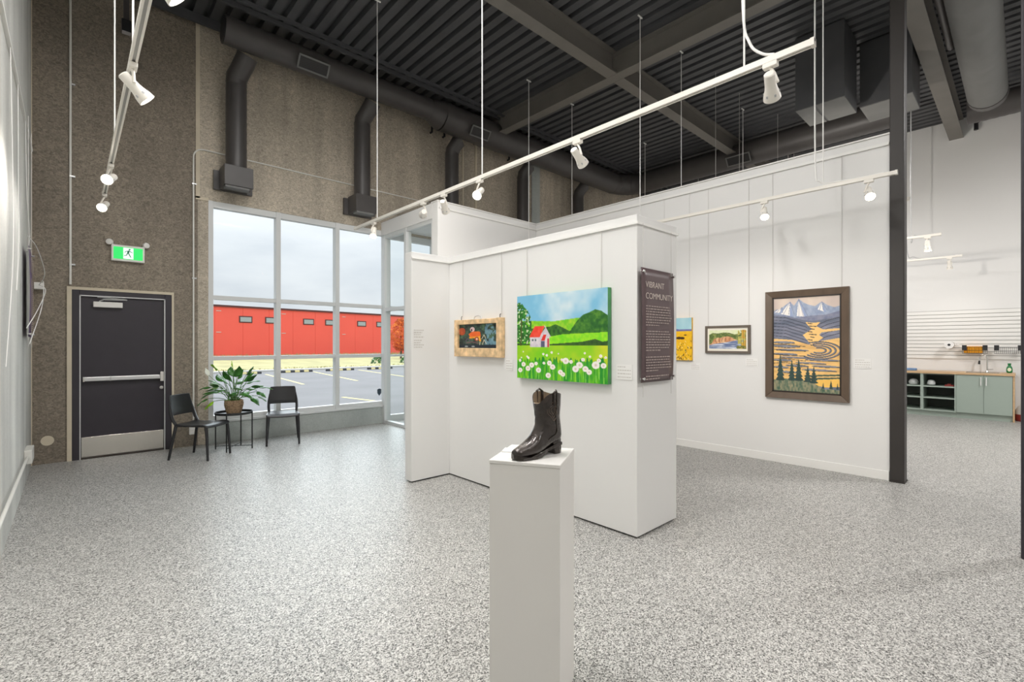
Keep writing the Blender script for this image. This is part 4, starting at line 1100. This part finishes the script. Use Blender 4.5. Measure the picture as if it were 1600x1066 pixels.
for k, pts in enumerate(([(0,0,0),(0.06,-0.4,0.10),(0.02,-0.9,0.30),(-0.03,-1.3,0.36)], [(0,0,0),(0.07,-0.5,-0.1),(0.03,-1.1,-0.35),(-0.03,-1.5,-0.55)], [(0,0,0),(0.05,-0.4,0.0),(0.05,-0.8,-0.3),(-0.02,-1.3,-0.7)])):
    MB().tube(smooth_path(pts), 0.004, 6).build('wire', 'wirew', t, smooth=True)
for k, pts in enumerate(([(-0.34,6.8,3.70),(-0.335,6.9,3.0),(-0.33,7.25,2.62),(-0.335,6.9,2.40)], [(-0.34,5.2,3.70),(-0.335,5.3,2.9),(-0.32,5.1,2.1),(-0.335,4.8,1.3)], [(-0.34,5.9,3.70),(-0.338,5.9,2.4),(-0.33,5.6,1.9)])):
    tag(MB().tube(smooth_path(pts), 0.003, 6).build('picture_wire', 'wirew', None, smooth=True), ['white picture wire ending in a bend above the violet banner', 'white picture wire hanging low at the picture edge', 'white picture wire hanging between the others on the side wall'][k], 'wire', 'picture wires on the side wall')

# ================================================================== WALL FITTINGS
t = thing('exit_sign', 'lit green running man exit sign with two lamp heads', 'exit sign', (0.547, YB, 2.65))
BOX(-0.172, 0.172, -0.06, 0.0, -0.105, 0.105).build('housing', 'plasticw', t, 0.008)
BOX(-0.150, 0.150, -0.064, -0.058, -0.078, 0.078).build('green_panel', 'green_panel', t)
BOX(-0.052, 0.052, -0.067, -0.062, -0.072, 0.072).build('white_panel', 'white_panel', t)
def flat(pts, nm, m='green_dark'): return MB().prism(pts, lambda u_, v_, d: (u_, -0.068+d, v_), 0, 0.0015).build(nm, m, fig)
fig = MB().tube([(0.012, -0.0665, 0.052), (0.012, -0.069, 0.052)], 0.010, 12).build('running_figure', 'green_dark', t)
flat([(-0.008,0.036),(0.012,0.040),(0.006,-0.002),(-0.014,0.002)], 'figure_torso')
flat([(-0.008,0.034),(-0.030,0.028),(-0.040,0.008),(-0.034,0.006),(-0.026,0.020),(-0.006,0.026)], 'figure_arm')
flat([(0.010,0.038),(0.046,0.014),(0.043,0.008),(0.008,0.028)], 'figure_arm')
flat([(-0.014,0.004),(-0.004,0.000),(-0.016,-0.030),(-0.046,-0.034),(-0.046,-0.026),(-0.022,-0.022)], 'figure_leg')
flat([(-0.006,0.002),(0.008,0.000),(0.030,-0.048),(0.022,-0.052)], 'figure_leg')
for sx in (-1, 1):
    hd = MB().lathe([(0.012,0),(0.036,0.01),(0.040,0.03),(0.034,0.045),(0.008,0.05)], mtx=Matrix.Translation((sx*0.186, -0.03, 0.135)) @ Matrix.Rotation(PI/2, 4, 'X') @ Matrix.Rotation(0.35*sx, 4, 'Y') @ Matrix.Translation((0,0,-0.02)), n=20).build('lamp_head', 'plasticw', t, smooth=True)
    MB().tube([(sx*0.155, -0.03, 0.10), (sx*0.176, -0.03, 0.125)], 0.014, 8).build('swivel', 'plasticw', t, smooth=True)
def conduit(label, pts, r=0.011, clips=()):
    t = thing('wall_conduit', label, 'conduit', (0,0,0))
    MB().tube(pts, r, 8).build('pipe', 'galv', t, smooth=True)
    for c_ in clips: MB().obox(Matrix.Translation(c_), 0.055, 0.03, 0.018).build('clip', 'silver', t)
    return t
conduit('thin vertical conduit running up from the exit door corner', [(-0.013, YB-0.014, 2.20), (-0.013, YB-0.014, 6.1)], 0.012, [(0.005, YB-0.01, 2.45), (0.005, YB-0.01, 3.55), (0.005, YB-0.01, 4.7)])
conduit('pale conduit rising beside the window and bending along the wall', [(1.276, YB-0.014, 0.28), (1.276, YB-0.014, 4.14)] + [(1.276+0.13*(1-math.cos(a)), YB-0.014, 4.14+0.13*math.sin(a)) for a in np.linspace(0.2, PI/2, 6)] + [(6.3, YB-0.014, 4.27)], 0.011, [(1.286, YB-0.01, 2.4), (1.286, YB-0.01, 3.75)])
t = thing('wall_outlet', 'small white outlet low on the concrete behind the chair', 'outlet', (1.26, YB, 0.225))
BOX(-0.036, 0.036, -0.03, 0.0, -0.058, 0.058).build('box', 'plasticw', t, 0.006)
for z in (-0.025, 0.025): BOX(-0.016, 0.016, -0.034, -0.03, z-0.014, z+0.014).build('socket', 'card', t)
t = thing('junction_box', 'grey junction box and pipe along the foot of the side wall', 'junction box', (XL, 6.95, 0.31))
BOX(0.0, 0.06, -0.09, 0.25, -0.07, 0.07).build('box', 'galv', t, 0.006)
MB().tube([(0.03, -0.09, 0.0), (0.03, -0.35, 0.02), (0.025, -6.5, 0.06)], 0.012, 10).build('pipe', 'galv', t, smooth=True)
t = thing('camera_mount', 'small black fixture hanging from a flat bar high on the concrete wall', 'fixture', (0.52, 7.95, 5.6))
BOX(-0.03, 0.03, -0.02, 0.0, 0.05, 0.52).build('bar', 'duct', t)
BOX(-0.05, 0.05, -0.06, 0.03, -0.10, 0.06).build('fixture_body', 'black', t, 0.01)
BOX(-0.045, 0.045, -0.065, 0.0, -0.115, -0.10).build('lip', 'silver', t)

# ================================================================== CHAIRS, TABLE, PLANT
def make_chair(label, loc, rz):
    """faces local +x"""
    t = thing('side_chair', label, 'chair', loc, rz, 'black plastic side chairs')
    def sheet(prof, half, th, nm):
        rings = []
        for (x, z), hw_ in zip(prof, half):
            rings.append([(x, hw_*s, z + 0.010*(1-s*s)*(-1 if nm == 'seat' else 0)) if nm == 'seat' else (x - 0.022*(1-s*s), hw_*s, z) for s in np.linspace(-1, 1, 11)])
        b = MB().loft(rings, False, False, closed=False)
        o = b.build(nm, 'black', t, smooth=True)
        k = o.modifiers.new('thick', 'SOLIDIFY'); k.thickness = th; k.offset = -1
        k = o.modifiers.new('edge', 'BEVEL'); k.width = 0.006; k.segments = 2; k.limit_method = 'ANGLE'; k.angle_limit = 0.9
        return o
    sheet([(-0.215,0.452),(-0.15,0.440),(-0.05,0.436),(0.06,0.440),(0.14,0.447),(0.20,0.446),(0.228,0.436),(0.242,0.412)], [0.185,0.20,0.212,0.218,0.222,0.222,0.220,0.216], 0.018, 'seat')
    sheet([(-0.252,0.548),(-0.264,0.61),(-0.278,0.69),(-0.291,0.765),(-0.296,0.796),(-0.298,0.806)], [0.203,0.198,0.189,0.180,0.174,0.163], 0.014, 'backrest')
    for s in (-1, 1):
        MB().tube([(0.215, s*0.197, 0.425), (0.232, s*0.203, 0.30), (0.250, s*0.212, 0.0)], [0.020,0.018,0.014], 10).build('leg', 'black', t, smooth=True)
        MB().tube([(-0.185, s*0.187, 0.435), (-0.215, s*0.196, 0.28), (-0.262, s*0.215, 0.0)], [0.020,0.018,0.014], 10).build('leg', 'black', t, smooth=True)
        MB().tube([(-0.185, s*0.188, 0.438), (-0.225, s*0.194, 0.50), (-0.254, s*0.192, 0.59), (-0.276, s*0.180, 0.70)], [0.018,0.020,0.019,0.010], 8).build('back_upright', 'black', t, smooth=True)
        MB().tube([(-0.185, s*0.187, 0.425), (0.215, s*0.198, 0.425)], 0.011, 8).build('seat_rail', 'black', t, smooth=True)
    return t
make_chair('black plastic chair beside the exit door seen from its side', (1.225, 7.245, 0), math.atan2(-0.36, 0.34))
make_chair('black plastic chair in front of the window facing the room', (2.305, 7.50, 0), math.atan2(-0.5, -0.15))
t = thing('side_table', 'round black metal tray table between the two chairs', 'table', (1.655, 7.475, 0))
a0 = math.radians(146)
MB().lathe([(0.0,0.488),(0.225,0.488),(0.232,0.492),(0.232,0.522),(0.226,0.522),(0.226,0.494),(0.0,0.494)], n=48).build('tray', 'tray', t, smooth=True)
for k in range(4):
    a = a0 + k*PI/2
    MB().tube([(0.236*math.cos(a), 0.236*math.sin(a), 0.0), (0.236*math.cos(a), 0.236*math.sin(a), 0.515)], 0.0085, 8).build('leg', 'tray', t, smooth=True)
for k in range(2):
    a = a0 + k*PI/2
    MB().tube([(0.236*math.cos(a), 0.236*math.sin(a), 0.045), (-0.236*math.cos(a), -0.236*math.sin(a), 0.045)], 0.005, 6).build('cross_bar', 'tray', t, smooth=True)

pp = thing('potted_peace_lily', 'peace lily with glossy green leaves in a woven basket pot', 'plant', (1.65, 7.455, 0.4945))
b = MB(); rings = []
for j in range(25):
    z = 0.002 + 0.188*j/24; r = 0.086 + 0.030*min(1, z/0.12) - 0.004*max(0, (z-0.15)/0.04)
    r *= 1 + 0.022*(j % 2)
    rings.append([Vector((r*(1+0.018*math.cos(12*2*PI*k/48+PI*(j//2)))*math.cos(2*PI*k/48), r*(1+0.018*math.cos(12*2*PI*k/48+PI*(j//2)))*math.sin(2*PI*k/48), z)) for k in range(48)])
rings.append([Vector((p.x*0.93, p.y*0.93, 0.188)) for p in rings[-1]]); rings.append([Vector((p.x*0.93, p.y*0.93, 0.14)) for p in rings[-2]])
b.loft(rings, True, False).build('basket_pot', 'wicker', pp, smooth=True)
MB().lathe([(0.0,0.150),(0.104,0.150),(0.104,0.155),(0.0,0.168)], n=24).build('soil', 'soil', pp)
def lily_leaf(base, tip_dir, stem_len, leaf_len, width, droop, m='leaf', twist=0.0):
    d = Vector(tip_dir).normalized(); h = Vector((d.x, d.y, 0)); h = h.normalized() if h.length > 1e-4 else Vector((1,0,0))
    p0 = Vector(base); p1 = p0 + (d*0.5 + Vector((0,0,0.55)))*stem_len*0.55; p2 = p0 + d*stem_len + Vector((0,0,0.10*stem_len))
    pts = [p0.lerp(p1, s).lerp(p1.lerp(p2, s), s) for s in np.linspace(0, 1, 6)]
    st = MB().tube(pts, [0.0045]*5+[0.003], 5).build('stem', 'stem', pp, smooth=True)
    side = Vector((-h.y, h.x, 0))
    side = (side*math.cos(twist) + Vector((0,0,1))*math.sin(twist)).normalized()
    t0 = (pts[-1]-pts[-2]).normalized(); nv = 10; vs = []; fs = []
    p = pts[-1].copy(); dirv = t0.copy()
    for i in range(nv+1):
        s = i/nv
        w = width*math.sin(PI*min(1, s*0.96+0.04)**0.75)*(1 if s < .97 else .25)
        up = side.cross(dirv).normalized()
        for q in (-1, -0.5, 0, 0.5, 1): vs.append(p + side*w*q + up*(abs(q)*0.35*w + 0.006*math.sin(9*s)*abs(q)))
        dirv = (dirv + Vector((0,0,-droop/nv)) + h*0.02).normalized(); p = p + dirv*(leaf_len/nv)
    for i in range(nv):
        for j in range(4):
            a = i*5+j; fs.append((a, a+1, a+6, a+5))
    o = MB().add(vs, fs).build('leaf', m, pp, smooth=True)
    k = o.modifiers.new('thick', 'SOLIDIFY'); k.thickness = 0.0012; k.offset = 0
    return o
rv = random.Random(21)
R_ = Vector((0.733, -0.68, 0)); F_ = Vector((0.68, 0.733, 0))     # across and away as seen from the room
spec = [(-.95,-.1,.35,.30,.20,1.5,'leaf'),(-.85,.25,.55,.30,.18,1.2,'leafy'),(-.9,-.35,.15,.26,.19,1.6,'leaf'),(-.7,-.45,.05,.20,.18,1.9,'leafy'),(-.55,-.2,.8,.28,.18,.9,'leaf'),
        (.9,.1,.55,.33,.20,1.1,'leaf'),(.95,-.3,.4,.28,.20,1.5,'leaf'),(.8,-.2,.15,.26,.18,1.7,'leaf'),(.6,.3,.75,.30,.19,1.1,'leaf'),(.95,.25,.15,.30,.17,1.6,'leaf'),
        (-.15,.1,1.0,.33,.17,.5,'leaf'),(.2,-.2,1.0,.34,.18,.6,'leaf'),(.35,.1,1.0,.36,.16,.5,'leaf'),(-.35,-.3,.9,.27,.16,.8,'leaf'),(0,.5,.7,.26,.18,1.2,'leaf'),
        (-.4,.6,.5,.26,.18,1.4,'leaf'),(.4,.6,.5,.26,.18,1.4,'leaf'),(-.05,-.6,.6,.22,.18,1.5,'leaf'),(.3,-.6,.5,.22,.17,1.6,'leaf'),(-.75,.1,.8,.26,.16,1.0,'leaf'),
        (-.6,-.5,.5,.25,.2,1.1,'leaf'),(.7,-.5,.5,.26,.2,1.1,'leaf'),(-.5,.3,.9,.3,.19,.8,'leaf'),(.5,-.1,.9,.3,.2,.8,'leaf'),(-.8,-.2,.55,.27,.2,1.0,'leaf'),(.85,-.1,.7,.3,.2,.9,'leaf'),(0,-.3,.9,.3,.2,.8,'leaf'),(-.25,.0,.95,.26,.2,.7,'leaf'),(.25,.3,.9,.28,.2,.8,'leaf'),(-.95,.1,.6,.33,.19,1.3,'leaf'),
        (.75,-.1,.3,.33,.16,1.8,'leaf'),(-.2,-.5,.8,.25,.17,1.0,'leaf'),(.55,-.4,.6,.27,.17,1.3,'leaf'),(.1,.2,1.0,.30,.15,.7,'leaf')]
for a_, f_, z_, sl, ll, dr, m_ in spec:
    ang_ = rv.uniform(0, 2*PI)
    lily_leaf((0.05*math.cos(ang_), 0.05*math.sin(ang_), 0.155), R_*a_ + F_*f_ + Vector((0,0,z_)), sl, ll*rv.uniform(.85,1.1), 0.056*rv.uniform(.85,1.2), dr*0.85, m_, rv.uniform(-.35,.35))
lily_leaf((0,0.02,.155), R_*-.02+Vector((0,0,1)), .43, .10, .034, .3, 'leafy', 1.2)
lily_leaf((-.02,0,.155), R_*-.50+Vector((0,0,1)), .46, .12, .04, .8, 'leafy', 1.0)
fl = MB().tube([Vector((0,0,.155)), Vector((0,0,.30))+R_*-.10, Vector((0,0,.46))+R_*-.27, Vector((0,0,.53))+R_*-.35], [.004,.0035,.003,.0025], 5).build('flower_stem', 'stem', pp, smooth=True)
pz = Vector((0,0,.53))+R_*-.35; vs = []; fs = []
for i in range(8):
    s = i/7; w = .028*math.sin(PI*(s*.93+.06)); c_ = pz + R_*(-.045*s) + Vector((0,0,.105*s)); sd = (F_*0.5+R_*.6+Vector((0,0,.3))).normalized()
    for q in (-1,-.5,0,.5,1): vs.append(c_ + sd*w*q + Vector((0,0,-.010*abs(q))))
for i in range(7):
    for j in range(4): a = i*5+j; fs.append((a,a+1,a+6,a+5))
o = MB().add(vs, fs).build('flower', 'petal', pp, smooth=True); k = o.modifiers.new('thick', 'SOLIDIFY'); k.thickness = .0015

# ================================================================== KITCHENETTE
KX = 12.80
def cab(label, y0, y1, rest):
    t = thing('base_cabinet', label, 'cabinet', (KX, y0, 0))
    w = y1-y0; D = XF-0.03-KX
    BOX(0.05, D, 0.0, w, 0.0, 0.105).build('toe_kick', 'sage', t)
    rest(t, w, D); return t
def open_unit(t, w, D):
    BOX(0, D, 0, 0.022, 0.105, 0.86).build('side_panel', 'sage', t); BOX(0, D, w-0.022, w, 0.105, 0.86).build('side_panel', 'sage', t)
    BOX(D-0.012, D, 0.022, w-0.022, 0.105, 0.86).build('back_panel', 'sage_in', t)
    for z in (0.105, 0.355, 0.585): BOX(0, D-0.012, 0.022, w-0.022, z, z+0.024).build('shelf', 'sage', t)
    BOX(0, D-0.012, 0.022, w-0.022, 0.836, 0.86).build('top_panel', 'sage_in', t)
def door_unit(t, w, D):
    BOX(0.02, D, 0, w, 0.105, 0.86).build('carcass', 'sage', t)
    for k in (0, 1):
        y0, y1 = (0.003, 0.012+(w-0.03)/2) if k == 0 else (0.016+(w-0.03)/2, w-0.003)
        d = BOX(0, 0.02, y0, y1, 0.115, 0.855).build('door', 'sage', t, 0.002)
        hy = y1-0.035 if k == 0 else y0+0.035
        MB().tube([(-0.03, hy, 0.66), (-0.03, hy, 0.82)], 0.008, 8).build('handle', 'card', d, smooth=True)
        for z in (0.68, 0.80): MB().tube([(-0.03, hy, z), (0.0, hy, z)], 0.006, 6).build('handle_post', 'card', d)
cab('sage green double door cabinet under the sink', 0.145, 0.915, door_unit)
cab('sage green open shelf cabinet next to the double doors', 0.917, 1.43, open_unit)
cab('sage green open shelf cabinet partly behind the dark post', 1.432, 2.10, open_unit)
BOX(KX, XF-0.03, 0.118, 0.143, 0, 0.86)
tag(BOX(KX, XF-0.03, 0.12, 0.143, 0, 0.86).build('end_panel', 'oak'), 'pale wooden end panel closing the cabinet row', 'panel')
wt = thing('worktop', 'long pale oak worktop with an inset sink', 'worktop', (KX-0.02, 0.115, 0.86))
b = MB(); Y0s, Y1s = 0.20, 0.68
b.box(0, XF-0.026-KX+0.02, 0, Y0s, 0, 0.038); b.box(0, XF-0.026-KX+0.02, Y1s, 2.0, 0, 0.038); b.box(0, 0.10, Y0s, Y1s, 0, 0.038); b.box(0.50, XF-0.026-KX+0.02, Y0s, Y1s, 0, 0.038)
b.build('board', 'oak', wt)
b = MB().box(0.10, 0.11, Y0s, Y1s, 0.005, 0.041).box(0.49, 0.50, Y0s, Y1s, 0.005, 0.041).box(0.11, 0.49, Y0s, Y0s+0.01, 0.005, 0.041).box(0.11, 0.49, Y1s-0.01, Y1s, 0.005, 0.041).box(0.11, 0.49, Y0s+0.01, Y1s-0.01, 0.002, 0.006)
b.build('sink_bowl', 'brush', wt)
t = thing('kitchen_tap', 'tall chrome gooseneck tap with pull down spout', 'tap', (XF-0.16, 0.50, 0.898))
MB().tube([(0,0,0),(0,0,0.24)] + [(-0.0, 0.055-0.055*math.cos(a), 0.24+0.10*math.sin(a)) for a in np.linspace(0.2, PI, 9)] + [(0, 0.112, 0.215)], 0.012, 10).build('spout', 'chrome', t, smooth=True)
MB().tube([(0,0.112,0.225),(0,0.116,0.155)], [0.014,0.018], 10).build('spray_head', 'black', t, smooth=True)
MB().lathe([(0.026,0),(0.026,0.012),(0.016,0.03)], n=16).build('base', 'chrome', t, smooth=True)
MB().tube([(0,-0.012,0.055),(0,-0.085,0.062)], [0.013,0.008], 8).build('lever', 'lampfix', t, smooth=True)
t = thing('soap_bottle', 'green dish soap bottle with pale label beside the sink', 'bottle', (XF-0.22, 0.195, 0.8985))
MB().lathe([(0.030,0),(0.042,0.012),(0.045,0.06),(0.040,0.10),(0.024,0.135),(0.016,0.15)], n=20).build('bottle_body', 'soapg', t, smooth=True)
MB().tube([(0,0,0.148),(0,0,0.185)], [0.022,0.026], 12).build('cap', 'soapg', t, smooth=True)
MB().prism([(0.028*math.cos(a), 0.065+0.036*math.sin(a)) for a in np.linspace(0, 2*PI, 17)[:-1]], lambda u_, v_, d: (-0.046+d*0.004, u_, v_), 0, 1).build('bottle_label', 'soaplabel', t)
def basket(label, y0, y1):
    t = thing('wire_basket', label, 'basket', (XF-0.026, y0, 1.27), 0, 'black wire baskets on the slat wall')
    w = y1-y0; d = -0.15; b = MB()
    for z in (0.0, 0.06, 0.125):
        MB().tube([(-0.006,0,z),(d,0,z),(d,w,z),(-0.006,w,z)], 0.004, 6).build('rim_wire', 'tray', t)
    for k in range(15):
        y = w*k/14; b = MB().tube([(-0.006,y,0.0),(d,y,0.0),(d,y,0.125)], 0.0022, 5); b.build('upright_wire', 'tray', t)
    for y in (0.03, w-0.03): BOX(d-0.006, d-0.002, y-0.035, y+0.035, 0.065, 0.165).build('bracket_plate', 'black', t)
    return t
basket('black wire basket holding orange packs above the tap', 0.50, 0.86)
basket('empty black wire basket next to the picture edge', 0.02, 0.40)
for k in range(5):
    o = BOX(-0.055, 0.055, -0.027, 0.027, 0, 0.135).build('sponge_pack', 'orange', None, 0.008)
    tag(o, 'bright orange pack standing in the wire basket, ' + ['nearest the tap bracket', 'second from the tap bracket', 'in the middle of the row', 'fourth from the tap bracket', 'nearest the paper roll'][k], 'sponge', 'orange packs in the basket'); o.location = (XF-0.105, 0.595+0.055*k, 1.2755)
t = thing('paper_roll', 'white paper towel roll on a wall holder', 'paper roll', (XF-0.10, 1.05, 1.44))
MB().tube([(-0.20,0,0),(0.06,0,0)], 0.075, 28).build('roll', 'paper', t, smooth=True)
MB().tube([(-0.204,0,0),(-0.2,0,0)], 0.024, 16).build('core', 'black', t)
MB().tube([(-0.15,-0.076,0.012),(-0.15,-0.30,0.012)], 0.006, 6).build('holder', 'silver', t)
tag(MB().lathe([(0.02,0),(0.075,0.012),(0.085,0.06),(0.055,0.11),(0.01,0.13)], n=16).build('plastic_bag', 'bagw', None, smooth=True), 'crumpled white plastic bag on the top shelf nearest the post', 'bag').location = (KX+0.17, 1.58, 0.6095)
tag(MB().lathe([(0.02,0),(0.065,0.02),(0.07,0.06),(0.05,0.10),(0.01,0.115)], n=16).build('plastic_bag', 'bagw', None, smooth=True), 'round white bundle on the open shelf beside the divider', 'bag').location = (KX+0.15, 1.30, 0.6095)
o = tag(MB().box(-0.06,0.06,-0.07,0.07,0,0.03).box(-0.03,0.03,-0.03,0.03,0.03,0.05).build('red_tool', 'redp', None, 0.006), 'small dark red item on the open shelf', 'tool'); o.location = (KX+0.12, 1.02, 0.6095)
o = tag(BOX(-0.08,0.08,-0.09,0.09,0,0.05).build('folded_cloth', 'blueb', None, 0.015), 'folded blue cloth on the worktop beside the post', 'cloth'); o.location = (KX+0.25, 1.63, 0.8985)
t = thing('water_jug', 'brown and clear jug on the floor past the cabinet end', 'jug', (13.15, 0.02, 0))
MB().lathe([(0.09,0),(0.10,0.02),(0.10,0.12),(0.098,0.13)], n=20).build('jug_base', 'redp', t, smooth=True)
MB().lathe([(0.098,0.13),(0.10,0.20),(0.06,0.28),(0.03,0.30),(0.03,0.32)], n=20).build('jug_top', 'bagw', t, smooth=True)
